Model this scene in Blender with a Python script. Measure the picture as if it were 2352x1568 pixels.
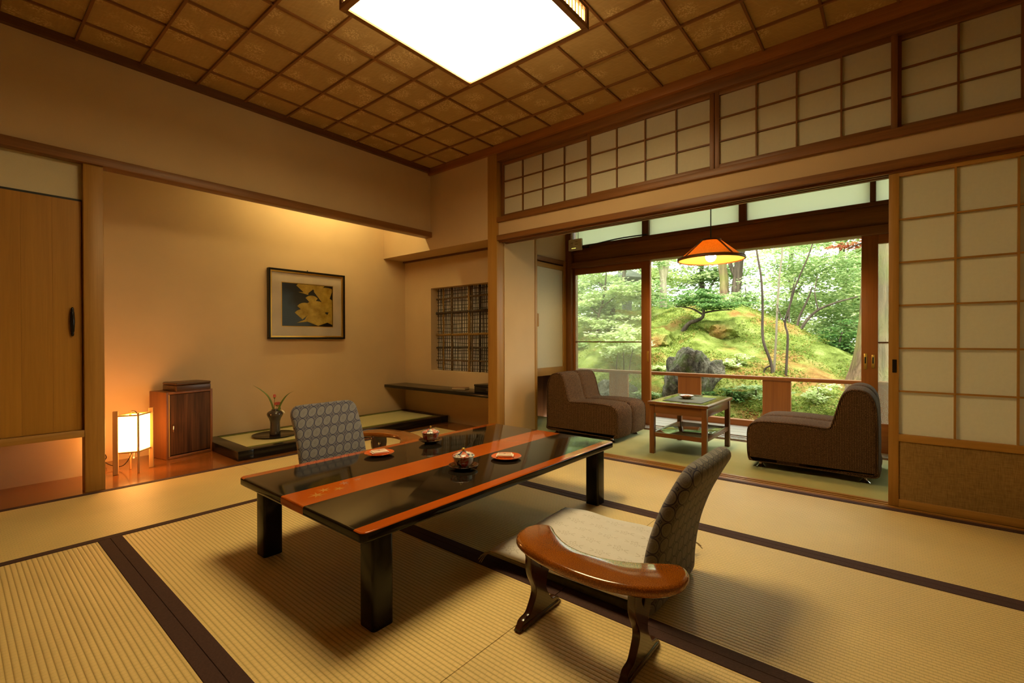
import bpy, bmesh, math, random
from mathutils import Vector, Matrix, noise as mnoise
PI = math.pi
sc = bpy.context.scene
for o in list(bpy.data.objects): bpy.data.objects.remove(o)
C = sc.collection
random.seed(7)

# ---------------------------------------------------------------- camera
F_PX, YAW, PITCH, ROLL = 1067.88, math.radians(39.4301), math.radians(-0.3252), math.radians(-0.1410)
Fv = Vector((-math.sin(YAW)*math.cos(PITCH), math.cos(YAW)*math.cos(PITCH), math.sin(PITCH)))
Rv = Vector((math.cos(YAW), math.sin(YAW), 0)); Uv = Rv.cross(Fv)
R2 = Rv*math.cos(ROLL)+Uv*math.sin(ROLL); U2 = -Rv*math.sin(ROLL)+Uv*math.cos(ROLL)
cd = bpy.data.cameras.new('camera'); cam = bpy.data.objects.new('camera', cd); C.objects.link(cam)
cd.sensor_fit = 'HORIZONTAL'; cd.sensor_width = 36; cd.lens = 36*F_PX/2352; cd.clip_start = .02; cd.clip_end = 200
m = Matrix((R2, U2, -Fv)).transposed().to_4x4(); m.translation = (0, 0, .90)
cam.matrix_world = m
sc.camera = cam
# ---------------------------------------------------------------- world, sun, exposure
w = bpy.data.worlds.new('overcast_sky'); sc.world = w; w.use_nodes = True
bg = w.node_tree.nodes['Background']; bg.inputs[0].default_value = (.93, 1, .90, 1); bg.inputs[1].default_value = 5.6
sd = bpy.data.lights.new('hazy_sun', 'SUN'); sd.energy = 5.5; sd.angle = math.radians(9); sd.color = (1, .97, .85)
so = bpy.data.objects.new('hazy_sun', sd); C.objects.link(so)
so.rotation_euler = Vector((-.25, .45, -1)).to_track_quat('-Z', 'Y').to_euler()
vs = sc.view_settings; vs.view_transform = 'Standard'; vs.look = 'None'; vs.gamma = 1; vs.exposure = 0.0; vs.use_curve_mapping = False
sc.cycles.max_bounces = 7; sc.cycles.diffuse_bounces = 4; sc.cycles.glossy_bounces = 3; sc.cycles.transmission_bounces = 4; sc.cycles.transparent_max_bounces = 8
sc.cycles.caustics_reflective = False; sc.cycles.caustics_refractive = False; sc.cycles.adaptive_threshold = .03
LAMP = (1, .76, .36)

# ---------------------------------------------------------------- node helpers
class NT:
    def __init__(s, name):
        s.m = bpy.data.materials.new(name); s.m.use_nodes = True; s.t = s.m.node_tree; s.t.nodes.clear()
        s.out = s.n('ShaderNodeOutputMaterial')
    def n(s, typ, **kw):
        nd = s.t.nodes.new(typ)
        for k, v in kw.items(): setattr(nd, k, v)
        return nd
    def set(s, sock, v):
        if isinstance(v, bpy.types.NodeSocket): s.t.links.new(v, sock)
        else:
            if isinstance(v, (tuple, list)) and len(v) == 3 and sock.type == 'RGBA': v = (*v, 1)
            sock.default_value = v
    def math(s, op, a, b=None, c=None):
        nd = s.n('ShaderNodeMath', operation=op); s.set(nd.inputs[0], a)
        if b is not None: s.set(nd.inputs[1], b)
        if c is not None: s.set(nd.inputs[2], c)
        return nd.outputs[0]
    def coord(s, kind='Object', scale=(1, 1, 1), rot=(0, 0, 0)):
        tc = s.n('ShaderNodeTexCoord'); mp = s.n('ShaderNodeMapping')
        s.t.links.new(tc.outputs[kind], mp.inputs[0]); mp.inputs['Scale'].default_value = scale; mp.inputs['Rotation'].default_value = rot
        return mp.outputs[0]
    def xyz(s, v=None):
        if v is None: v = s.n('ShaderNodeTexCoord').outputs['Object']
        nd = s.n('ShaderNodeSeparateXYZ'); s.t.links.new(v, nd.inputs[0]); return nd.outputs
    def noise(s, vec, scale=5, detail=3, rough=.5, dist=0):
        nd = s.n('ShaderNodeTexNoise'); s.t.links.new(vec, nd.inputs['Vector']); nd.inputs['Scale'].default_value = scale
        nd.inputs['Detail'].default_value = detail; nd.inputs['Roughness'].default_value = rough; nd.inputs['Distortion'].default_value = dist
        return nd.outputs['Fac']
    def ramp(s, fac, stops, interp='LINEAR'):
        nd = s.n('ShaderNodeValToRGB'); s.set(nd.inputs[0], fac); r = nd.color_ramp; r.interpolation = interp
        while len(r.elements) < len(stops): r.elements.new(.5)
        for e, (p, c) in zip(r.elements, stops):
            e.position = p; e.color = (*c, 1) if not isinstance(c, (int, float)) else (c, c, c, 1)
        return nd.outputs[0]
    def mix(s, fac, a, b, blend='MIX'):
        nd = s.n('ShaderNodeMix', data_type='RGBA', blend_type=blend)
        s.set(nd.inputs[0], fac); s.set(nd.inputs[6], a); s.set(nd.inputs[7], b); return nd.outputs[2]
    def bump(s, h, strength=.3, dist=.01):
        nd = s.n('ShaderNodeBump'); s.set(nd.inputs['Height'], h); nd.inputs['Strength'].default_value = strength; nd.inputs['Distance'].default_value = dist
        return nd.outputs[0]
    def bsdf(s, col, rough=.6, metal=0, spec=.5, normal=None, coat=0, sheen=0, trans=None):
        b = s.n('ShaderNodeBsdfPrincipled'); s.set(b.inputs['Base Color'], col); s.set(b.inputs['Roughness'], rough); b.inputs['Metallic'].default_value = metal
        b.inputs['Specular IOR Level'].default_value = spec; b.inputs['Coat Weight'].default_value = coat; b.inputs['Coat Roughness'].default_value = .04
        if sheen: b.inputs['Sheen Weight'].default_value = sheen
        if normal is not None: s.t.links.new(normal, b.inputs['Normal'])
        return b
    def done(s, shader):
        s.t.links.new(shader.outputs[0], s.out.inputs[0]); return s.m
    def mixsh(s, fac, a, b):
        nd = s.n('ShaderNodeMixShader'); s.set(nd.inputs[0], fac); s.t.links.new(a.outputs[0], nd.inputs[1]); s.t.links.new(b.outputs[0], nd.inputs[2]); return nd

def plain(name, col, rough=.5, metal=0, spec=.5, coat=0, var=.08, vscale=6):
    t = NT(name); f = t.noise(t.coord(), vscale, 3)
    c = t.ramp(f, [(.3, tuple(x*(1-var) for x in col)), (.7, tuple(min(1, x*(1+var)) for x in col))])
    return t.done(t.bsdf(c, rough, metal, spec, coat=coat))
def wood(name, c1, c2, axis='Z', rough=.45, fine=1.0, coat=0, rnd=.0, spec=.4):
    t = NT(name); sx = {'X': (1.2, 38, 38), 'Y': (38, 1.2, 38), 'Z': (38, 38, 1.2)}[axis]
    v = t.coord(scale=tuple(a*fine for a in sx))
    if rnd:
        oi = t.n('ShaderNodeObjectInfo'); vm = t.n('ShaderNodeVectorMath', operation='ADD'); t.t.links.new(v, vm.inputs[0])
        cx = t.n('ShaderNodeCombineXYZ'); t.set(cx.inputs[0], t.math('MULTIPLY', oi.outputs['Random'], 91)); t.set(cx.inputs[1], t.math('MULTIPLY', oi.outputs['Random'], 37)); t.t.links.new(cx.outputs[0], vm.inputs[1]); v = vm.outputs[0]
    f = t.noise(v, 1, 5, .6, .4); g = t.noise(v, 5, 2)
    c = t.ramp(f, [(.3, c1), (.68, c2)]); c = t.mix(.25, c, t.ramp(g, [(.35, c1), (.65, c2)]))
    if rnd:
        c = t.mix(1.0, c, t.ramp(oi.outputs['Random'], [(0, 1-rnd), (1, 1.0)]), 'MULTIPLY')
    return t.done(t.bsdf(c, rough, 0, spec, t.bump(f, .08, .002), coat))
def plaster(name, col, s=1.0):
    t = NT(name); v = t.coord(); a = t.noise(v, 420*s, 2); b = t.noise(v, 1.7, 3)
    c = t.ramp(b, [(.3, tuple(x*.93 for x in col)), (.7, tuple(x*1.05 for x in col))])
    c = t.mix(.10, c, t.ramp(a, [(.3, tuple(x*.7 for x in col)), (.7, tuple(min(1, x*1.25) for x in col))]))
    return t.done(t.bsdf(c, .9, 0, .2, t.bump(a, .25, .0015)))
def paper(name, col, tr=.35):
    t = NT(name); f = t.noise(t.coord(), 60, 4, .7); c = t.ramp(f, [(.3, tuple(x*.95 for x in col)), (.7, col)])
    d = t.bsdf(c, .85, 0, .2); tl = t.n('ShaderNodeBsdfTranslucent'); t.set(tl.inputs[0], c)
    return t.done(t.mixsh(tr, d, tl))
def emit(name, col, strength):
    t = NT(name); e = t.n('ShaderNodeEmission'); e.inputs[0].default_value = (*col, 1); e.inputs[1].default_value = strength
    return t.done(e)
def glassy(name, tint=(1, 1, 1), haze=.1, hazecol=(.8, .82, .75), rough=0, ior=1.5):
    t = NT(name); tr = t.n('ShaderNodeBsdfTransparent'); tr.inputs[0].default_value = (*tint, 1)
    g = t.n('ShaderNodeBsdfGlossy'); g.inputs['Roughness'].default_value = rough
    lw = t.n('ShaderNodeFresnel'); lw.inputs[0].default_value = ior
    a = t.mixsh(lw.outputs[0], tr, g)
    if haze:
        d = t.n('ShaderNodeBsdfDiffuse'); d.inputs[0].default_value = (*hazecol, 1); l = t.n('ShaderNodeBsdfTranslucent'); l.inputs[0].default_value = (*hazecol, 1)
        a = t.mixsh(haze, a, t.mixsh(.5, d, l))
    return t.done(a)

MT = {}
MT['plaster'] = plaster('tan_plaster', (.56, .39, .22))
MT['plaster_cream'] = plaster('cream_plaster', (.62, .53, .36))
MT['paper'] = paper('shoji_paper', (.80, .73, .58))
MT['paper_door'] = paper('door_paper', (.78, .70, .50), .2)
MT['wood'] = {a: wood('brown_wood_'+a, (.15, .055, .014), (.26, .105, .028), a) for a in 'XYZ'}
MT['wood_lt'] = {a: wood('honey_wood_'+a, (.30, .140, .024), (.42, .210, .042), a) for a in 'XYZ'}
MT['wood_dk'] = {a: wood('dark_wood_'+a, (.09, .03, .008), (.15, .055, .016), a) for a in 'XYZ'}
MT['wood_red'] = {a: wood('red_wood_'+a, (.24, .080, .016), (.36, .130, .027), a) for a in 'XYZ'}
MT['plank'] = wood('closet_plank', (.33, .145, .014), (.43, .20, .024), 'Z', rough=.5, rnd=.16)
MT['alcove_floor'] = wood('alcove_board', (.12, .038, .009), (.27, .095, .020), 'Y', rough=.2, fine=.5, coat=.3)
MT['deck'] = wood('grey_deck', (.32, .30, .26), (.46, .43, .38), 'X', rough=.5, rnd=.15)
MT['lacquer_black'] = plain('black_lacquer', (.008, .007, .005), .25, 0, .28, .05, .1)
MT['lacquer_soft'] = plain('soft_black_lacquer', (.010, .008, .006), .2, 0, .3, .05, .1)
MT['lacquer_red'] = plain('red_lacquer', (.46, .075, .010), .07, 0, .55, .5, .06)
MT['chrome'] = plain('chrome', (.75, .75, .75), .08, 1)
MT['gold'] = plain('gold_leaf', (.75, .50, .12), .3, 1)
MT['black'] = plain('matte_black', (.012, .012, .012), .6)
MT['white_plastic'] = plain('white_plastic', (.62, .60, .52), .4)

def tatami_mat(name, c_lo, c_hi):
    t = NT(name); X, Y, Z = t.xyz()
    oi = t.n('ShaderNodeObjectInfo')
    r = t.math('DIVIDE', Y, .0152); row = t.math('FLOOR', r); s = t.math('FRACT', r)
    tri = t.math('ABSOLUTE', t.math('SUBTRACT', t.math('MULTIPLY', s, 2), 1))      # 0 mid .. 1 seam
    prof = t.math('SUBTRACT', 1, t.math('POWER', tri, 3))
    par = t.math('MULTIPLY', t.math('MODULO', row, 2), .5)
    q = t.math('FRACT', t.math('ADD', t.math('DIVIDE', X, .019), par))
    dash = t.math('LESS_THAN', q, .10)
    fib = t.noise(t.coord(scale=(900, 60, 1)), 1, 2)
    big = t.noise(t.coord(scale=(2, 3, 1)), 1, 3)
    c = t.ramp(prof, [(0, tuple(x*.72 for x in c_lo)), (.4, c_lo), (1, c_hi)])
    c = t.mix(t.math('MULTIPLY', dash, .22), c, tuple(x*.55 for x in c_lo))
    c = t.mix(.30, c, t.mix(1, c, t.ramp(fib, [(.3, .7), (.7, 1.25)]), 'MULTIPLY'))
    c = t.mix(1, c, t.ramp(big, [(.3, .93), (.7, 1.04)]), 'MULTIPLY')
    c = t.mix(1, c, t.ramp(oi.outputs['Random'], [(0, .94), (1, 1.02)]), 'MULTIPLY')
    h = t.math('ADD', prof, t.math('MULTIPLY', fib, .25))
    return t.done(t.bsdf(c, .50, 0, .35, t.bump(h, .55, .0022)))
MT['tatami'] = tatami_mat('tatami_rush', (.60, .43, .17), (.76, .57, .25))
MT['tatami_green'] = tatami_mat('alcove_tatami', (.50, .44, .20), (.62, .54, .26))
MT['heri'] = plain('dark_cloth_border', (.060, .030, .026), .85, 0, .2, 0, .15, 200)
MT['heri_green'] = plain('olive_cloth_border', (.14, .14, .03), .85, 0, .2, 0, .2, 120)

def ceiling_mat():
    t = NT('floral_ceiling_paper'); v = t.coord(); X, Y, Z = t.xyz()
    oi = t.n('ShaderNodeObjectInfo'); off = t.n('ShaderNodeVectorMath', operation='ADD'); t.t.links.new(v, off.inputs[0])
    cx = t.n('ShaderNodeCombineXYZ'); t.set(cx.inputs[0], t.math('MULTIPLY', oi.outputs['Random'], 50)); t.set(cx.inputs[1], t.math('MULTIPLY', oi.outputs['Random'], 23)); t.t.links.new(cx.outputs[0], off.inputs[1]); v2 = off.outputs[0]
    vo = t.n('ShaderNodeTexVoronoi'); t.t.links.new(v2, vo.inputs['Vector']); vo.inputs['Scale'].default_value = 7.0
    d = vo.outputs['Distance']; fine = t.n('ShaderNodeTexVoronoi'); t.t.links.new(v2, fine.inputs['Vector']); fine.inputs['Scale'].default_value = 95
    cl = t.ramp(d, [(.28, 1), (.50, 0)]); pt = t.ramp(fine.outputs['Distance'], [(.30, 1), (.60, 0)])
    fl = t.math('MULTIPLY', cl, pt)
    wv = t.n('ShaderNodeTexWave'); mp = t.coord(rot=(0, 0, .6)); t.t.links.new(mp, wv.inputs['Vector']); wv.inputs['Scale'].default_value = 9; wv.inputs['Distortion'].default_value = 9; wv.inputs['Detail'].default_value = 2
    gr = t.ramp(wv.outputs['Fac'], [(.93, 0), (.99, 1)])
    base = t.ramp(t.noise(t.coord(scale=(12, 90, 1)), 1, 3), [(.3, (.40, .26, .105)), (.7, (.46, .30, .125))])
    c = t.mix(t.math('MULTIPLY', fl, .75), base, (.74, .54, .28)); c = t.mix(t.math('MULTIPLY', gr, .25), c, (.55, .38, .17))
    return t.done(t.bsdf(c, .65, 0, .3))
MT['ceiling'] = ceiling_mat()
def carpet_mat():
    t = NT('green_carpet'); v = t.coord(); a = t.noise(v, 700, 2); b = t.noise(v, 4, 3)
    c = t.ramp(b, [(.3, (.40, .41, .20)), (.7, (.48, .48, .25))]); c = t.mix(.2, c, t.ramp(a, [(.3, (.2, .22, .1)), (.7, (.5, .5, .28))]))
    return t.done(t.bsdf(c, .95, 0, .1, t.bump(a, .4, .002)))
MT['carpet'] = carpet_mat()
def tweed(name, c1, c2):
    t = NT(name); X, Y, Z = t.xyz(); p = .0085
    u = t.math('FRACT', t.math('DIVIDE', t.math('ADD', X, Y), p)); v = t.math('FRACT', t.math('DIVIDE', t.math('ADD', Z, t.math('MULTIPLY', t.math('SUBTRACT', X, Y), .5)), p))
    a = t.math('MULTIPLY', t.math('GREATER_THAN', u, .45), t.math('GREATER_THAN', v, .35))
    n = t.noise(t.coord(), 260, 2); f = t.math('MULTIPLY', a, t.ramp(n, [(.4, 0.1), (.62, 1)]))
    c = t.mix(f, c1, c2)
    return t.done(t.bsdf(c, .95, 0, .15, t.bump(f, .35, .002)))
MT['tweed'] = tweed('brown_tweed', (.042, .020, .008), (.29, .155, .070))
def rings_mat():
    t = NT('navy_ring_brocade'); X, Y, Z = t.xyz(); p = .0535
    u = t.math('DIVIDE', t.math('ADD', Y, X), p); v = t.math('DIVIDE', t.math('ADD', Z, t.math('MULTIPLY', X, -.12)), p)
    fu = t.math('SUBTRACT', t.math('FRACT', u), .5); fv = t.math('SUBTRACT', t.math('FRACT', v), .5)
    r = t.math('SQRT', t.math('ADD', t.math('MULTIPLY', fu, fu), t.math('MULTIPLY', fv, fv)))
    lt = (.165, .155, .165); md = (.12, .112, .122); nv = (.010, .014, .055); it = (.115, .108, .122)
    c = t.ramp(r, [(0, lt), (.07, md), (.10, lt), (.16, md), (.19, lt), (.27, lt), (.30, md), (.33, lt), (.425, lt), (.445, nv), (.482, nv), (.51, it), (.60, it), (.64, nv), (.69, md)])
    n = t.noise(t.coord(), 420, 2)
    c = t.mix(.35, c, t.mix(1, c, t.ramp(n, [(.35, .5), (.65, 1.5)]), 'MULTIPLY'))
    return t.done(t.bsdf(c, .75, 0, .3, t.bump(n, .2, .001), sheen=.2))
MT['rings'] = rings_mat()
def zabuton_mat():
    t = NT('cream_floral_cloth'); X, Y, Z = t.xyz(); p = .115
    ru = t.math('DIVIDE', t.math('ADD', X, t.math('MULTIPLY', Y, .25)), p); rv = t.math('DIVIDE', Y, .075)
    row = t.math('MODULO', t.math('FLOOR', rv), 2)
    fu = t.math('SUBTRACT', t.math('FRACT', t.math('ADD', ru, t.math('MULTIPLY', row, .5))), .5); fv = t.math('MULTIPLY', t.math('SUBTRACT', t.math('FRACT', rv), .5), .65)
    r = t.math('SQRT', t.math('ADD', t.math('MULTIPLY', fu, fu), t.math('MULTIPLY', fv, fv))); th = t.math('ARCTAN2', fv, fu)
    pet = t.math('MULTIPLY', t.math('COSINE', t.math('MULTIPLY', th, 5)), .045)
    e1 = t.math('ABSOLUTE', t.math('SUBTRACT', r, t.math('ADD', .125, pet)))
    lf = t.math('MULTIPLY', t.math('LESS_THAN', t.math('ABSOLUTE', t.math('SUBTRACT', t.math('ABSOLUTE', fv), t.math('MULTIPLY', t.math('SUBTRACT', t.math('ABSOLUTE', fu), .2), .5))), .018), t.math('MULTIPLY', t.math('GREATER_THAN', t.math('ABSOLUTE', fu), .22), t.math('LESS_THAN', t.math('ABSOLUTE', fu), .37)))
    f = t.math('MAXIMUM', t.math('MAXIMUM', t.math('LESS_THAN', e1, .018), lf), t.math('LESS_THAN', r, .03))
    c = t.mix(t.math('MULTIPLY', f, .6), (.63, .60, .59), (.38, .34, .31))
    n = t.noise(t.coord(), 30, 3)
    return t.done(t.bsdf(c, .8, 0, .2, t.bump(n, .15, .004), sheen=.2))
MT['zabuton'] = zabuton_mat()
MT['olive'] = plain('olive_cloth', (.10, .095, .022), .85, 0, .2, 0, .15, 60)
def arm_mat():
    t = NT('amber_burl_lacquer'); v = t.coord(); f = t.noise(v, 420, 3); g = t.noise(v, 9, 2)
    c = t.ramp(f, [(.3, (.10, .020, .002)), (.55, (.25, .065, .005)), (.75, (.50, .17, .018))]); c = t.mix(.25, c, t.ramp(g, [(.3, (.12, .028, .003)), (.7, (.36, .105, .008))]))
    return t.done(t.bsdf(c, .16, 0, .5, coat=.6))
MT['amber'] = arm_mat()
MT['arm_leg'] = plain('dark_red_lacquer', (.050, .015, .008), .2, 0, .5, .3)
def moss_mat():
    t = NT('moss'); v = t.coord(); a = t.noise(v, .9, 4, .6); b = t.noise(v, 3.2, 5, .7); f = t.noise(v, 45, 4, .7)
    c = t.ramp(b, [(.25, (.05, .075, .012)), (.42, (.15, .19, .03)), (.58, (.30, .36, .085)), (.75, (.48, .51, .19))])
    dry = t.ramp(a, [(.54, 0), (.64, 1)]); c = t.mix(t.math('MULTIPLY', dry, .75), c, t.ramp(b, [(.3, (.30, .10, .035)), (.7, (.48, .25, .09))]))
    c = t.mix(.5, c, t.mix(1, c, t.ramp(f, [(.3, .35), (.7, 1.5)]), 'MULTIPLY'))
    return t.done(t.bsdf(c, .95, 0, .1, t.bump(f, .8, .05)))
MT['moss'] = moss_mat()
def rock_mat():
    t = NT('lichen_rock'); v = t.coord(); a = t.noise(v, 3.5, 5, .7); b = t.noise(v, 9, 7, .8)
    c = t.ramp(b, [(.36, (.03, .026, .02)), (.5, (.16, .142, .10)), (.64, (.46, .43, .33))]); g = t.ramp(a, [(.5, 0), (.62, 1)])  # near-black tone follows the bump hollows: crevice shade put into the colour
    c = t.mix(t.math('MULTIPLY', g, .7), c, (.16, .22, .05))
    return t.done(t.bsdf(c, .9, 0, .2, t.bump(b, 1.0, .10)))
MT['rock'] = rock_mat()
def bark(name, c1, c2, moss=.0):
    t = NT(name); v = t.coord(scale=(16, 16, 1.6)); f = t.noise(v, 1, 5, .65, .6)
    c = t.ramp(f, [(.3, c1), (.65, c2)])
    if moss: c = t.mix(t.math('MULTIPLY', t.ramp(t.noise(t.coord(), 2.2, 3), [(.42, 0), (.58, 1)]), moss), c, (.26, .29, .07))
    return t.done(t.bsdf(c, .95, 0, .1, t.bump(f, 1.0, .05)))
MT['bark_dk'] = bark('dark_bark', (.05, .04, .03), (.16, .12, .09))
MT['bark_lt'] = bark('pale_bark', (.24, .20, .14), (.46, .40, .30), .25)
MT['bark_cedar'] = bark('cedar_bark', (.09, .06, .035), (.34, .23, .14), .5)
def leaf_mat(name, stops):
    t = NT(name); g = t.n('ShaderNodeNewGeometry'); c = t.ramp(g.outputs['Random Per Island'], stops)
    d = t.bsdf(c, .55, 0, .3); tl = t.n('ShaderNodeBsdfTranslucent'); t.set(tl.inputs[0], c)
    return t.done(t.mixsh(.45, d, tl))
MT['leaf_lt'] = leaf_mat('overexposed_leaf', [(0, (.44, .55, .20)), (.5, (.62, .71, .34)), (1, (.84, .88, .60))])  # yellow-green leaf tones, paled in the colour to suggest overexposure
MT['leaf_md'] = leaf_mat('green_leaf', [(0, (.19, .31, .11)), (.5, (.37, .50, .21)), (1, (.62, .70, .38))])
MT['leaf_dk'] = leaf_mat('deep_leaf', [(0, (.05, .13, .035)), (.6, (.13, .26, .065)), (1, (.28, .42, .13))])
MT['needle'] = leaf_mat('pine_needle', [(0, (.07, .17, .05)), (.6, (.16, .30, .08)), (1, (.30, .44, .14))])
MT['leaf_red'] = leaf_mat('red_leaf', [(0, (.28, .06, .03)), (.6, (.45, .13, .06)), (1, (.6, .25, .12))])
MT['moss_tuft'] = leaf_mat('moss_blade', [(0, (.10, .17, .02)), (.5, (.28, .36, .06)), (.86, (.48, .52, .14)), (.95, (.48, .24, .08)), (1, (.55, .38, .16))])
MT['glass'] = glassy('window_glass', (.95, .98, .95), .14, (.80, .84, .70))  # milky diffuse share stands in for the room's reflected haze
MT['glass_frost'] = (lambda t: t.done(t.mixsh(.62, t.bsdf((.80, .80, .66), .5, 0, .3), (lambda n: (t.set(n.inputs[0], (.92, .95, .80)), n)[1])(t.n('ShaderNodeBsdfTranslucent')))))(NT('frosted_glass'))

# ---------------------------------------------------------------- mesh helpers
def link(name, me, mat=None, parent=None, loc=None, rz=0):
    o = bpy.data.objects.new(name, me); C.objects.link(o)
    if mat and not me.materials: me.materials.append(mat)
    if parent: o.parent = parent
    if loc is not None: o.location = loc
    if rz: o.rotation_euler = (0, 0, rz)
    return o
def mesh(name, bm, smooth=False, angle=None):
    me = bpy.data.meshes.new(name); bmesh.ops.recalc_face_normals(bm, faces=bm.faces); bm.to_mesh(me); bm.free()
    if smooth:
        me.polygons.foreach_set('use_smooth', [True]*len(me.polygons))
        if angle is not None: me.set_sharp_from_angle(angle=math.radians(angle))
    return me
def bx(bm, x0, x1, y0, y1, z0, z1, bev=0, seg=2):
    r = bmesh.ops.create_cube(bm, size=1); vs = r['verts']
    for v in vs:
        v.co = Vector((x0+(v.co.x+.5)*(x1-x0), y0+(v.co.y+.5)*(y1-y0), z0+(v.co.z+.5)*(z1-z0)))
    if bev:
        es = {e for v in vs for e in v.link_edges}
        bmesh.ops.bevel(bm, geom=list(es), offset=bev, segments=seg, profile=.5, affect='EDGES')
    return vs
def box(name, x0, x1, y0, y1, z0, z1, mat, parent=None, bev=0, seg=2):
    bm = bmesh.new(); bx(bm, x0, x1, y0, y1, z0, z1, bev, seg)
    return link(name, mesh(name, bm, bool(bev), 40), mat, parent)
def lathe(bm, prof, n=32, cx=0, cy=0, cap=True):
    rings = []
    for r, z in prof:
        rings.append([bm.verts.new((cx+r*math.cos(2*PI*k/n), cy+r*math.sin(2*PI*k/n), z)) for k in range(n)])
    for a, b in zip(rings, rings[1:]):
        for k in range(n): bm.faces.new((a[k], a[(k+1) % n], b[(k+1) % n], b[k]))
    if cap:
        bm.faces.new(rings[0][::-1]); bm.faces.new(rings[-1])
def tube(bm, pts, rad, n=8):
    pts = [Vector(p) for p in pts]; rings = []
    rad = rad if isinstance(rad, (list, tuple)) else [rad]*len(pts)
    prev = None
    for i, p in enumerate(pts):
        d = (pts[min(i+1, len(pts)-1)]-pts[max(i-1, 0)]).normalized()
        if prev is None: a = d.orthogonal().normalized()
        else: a = (prev-d*prev.dot(d)).normalized()
        prev = a; b = d.cross(a)
        rings.append([bm.verts.new(p+(a*math.cos(2*PI*k/n)+b*math.sin(2*PI*k/n))*rad[i]) for k in range(n)])
    for a, b in zip(rings, rings[1:]):
        for k in range(n): bm.faces.new((a[k], a[(k+1) % n], b[(k+1) % n], b[k]))
    bm.faces.new(rings[0][::-1]); bm.faces.new(rings[-1])
def catmull(pts, n=6, closed=False):
    P = [Vector(p) for p in pts]; out = []; N = len(P)
    for i in range(N if closed else N-1):
        g = (lambda k: P[k % N]) if closed else (lambda k: P[max(0, min(N-1, k))])
        a, b, c, d = g(i-1), g(i), g(i+1), g(i+2)
        for k in range(n):
            t = k/n
            out.append(.5*((2*b)+(c-a)*t+(2*a-5*b+4*c-d)*t*t+(3*b-a-3*c+d)*t**3))
    if not closed: out.append(P[-1])
    return out
def offset2(pts, d):
    N = len(pts); out = []; A = sum(pts[i][0]*pts[(i+1) % N][1]-pts[(i+1) % N][0]*pts[i][1] for i in range(N)); s = 1 if A > 0 else -1
    for i in range(N):
        t = Vector(pts[(i+1) % N][:2])-Vector(pts[i-1][:2])
        nrm = Vector((t.y, -t.x)).normalized()*s
        out.append((pts[i][0]-nrm.x*d, pts[i][1]-nrm.y*d))
    return out
def slab(bm, outline, z0, z1, r=0, seg=4):
    # outline (x, y) loop thickened from z0 to z1 with rounded rims
    rings = []
    if r:
        lv = [(r*(1-math.sin(a)), z0+r*(1-math.cos(a))) for a in [k*PI/2/seg for k in range(seg+1)]]
        lv += [(r*(1-math.sin(a)), z1-r*(1-math.cos(a))) for a in [k*PI/2/seg for k in range(seg, -1, -1)]]
    else: lv = [(0, z0), (0, z1)]
    for d, z in lv:
        o = offset2(outline, d) if d else outline
        rings.append([bm.verts.new((p[0], p[1], z)) for p in o])
    n = len(outline)
    for a, b in zip(rings, rings[1:]):
        for k in range(n): bm.faces.new((a[k], a[(k+1) % n], b[(k+1) % n], b[k]))
    bm.faces.new(rings[0][::-1]); bm.faces.new(rings[-1])
def curve_mesh(name, loops, thick):
    # flat outline with holes (2-D filled curve), thickened
    cu = bpy.data.curves.new(name, 'CURVE'); cu.dimensions = '2D'; cu.fill_mode = 'BOTH'; cu.extrude = thick/2; cu.bevel_depth = .0025; cu.bevel_resolution = 1
    for L in loops:
        s = cu.splines.new('POLY'); s.points.add(len(L)-1); s.use_cyclic_u = True
        for p, q in zip(s.points, L): p.co = (q[0], q[1], 0, 1)
    o = bpy.data.objects.new('tmp', cu); C.objects.link(o); dg = bpy.context.evaluated_depsgraph_get()
    me = bpy.data.meshes.new_from_object(o.evaluated_get(dg)); bpy.data.objects.remove(o); bpy.data.curves.remove(cu); me.name = name
    return me
def tag(o, label, cat, group=None, kind=None):
    o['label'] = label; o['category'] = cat
    if group: o['group'] = group
    if kind: o['kind'] = kind
    return o
def thing(name, label, cat, loc=(0, 0, 0), rz=0, group=None, kind=None):
    o = bpy.data.objects.new(name, None); C.objects.link(o); o.location = loc; o.rotation_euler = (0, 0, rz); o.empty_display_size = .1
    return tag(o, label, cat, group, kind)
def struct(o, label, cat): return tag(o, label, cat, None, 'structure')
def dup(root, loc, rz, label, group=None):
    r = root.copy(); C.objects.link(r); r.location = loc; r.rotation_euler = (0, 0, rz); r['label'] = label
    if group: r['group'] = group
    for ch in list(root.children):
        c = ch.copy(); C.objects.link(c); c.parent = r
        for g in ch.children:
            d = g.copy(); C.objects.link(d); d.parent = c
    return r

# ================================================================ ROOM
XA, YB, ZC = -3.69, 3.17, 2.64          # tokonoma wall line, shoji wall line, ceiling
XR, YN = 1.9, -1.75                     # walls behind and beside the viewer
W, WL, WD, WR = MT['wood'], MT['wood_lt'], MT['wood_dk'], MT['wood_red']

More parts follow.
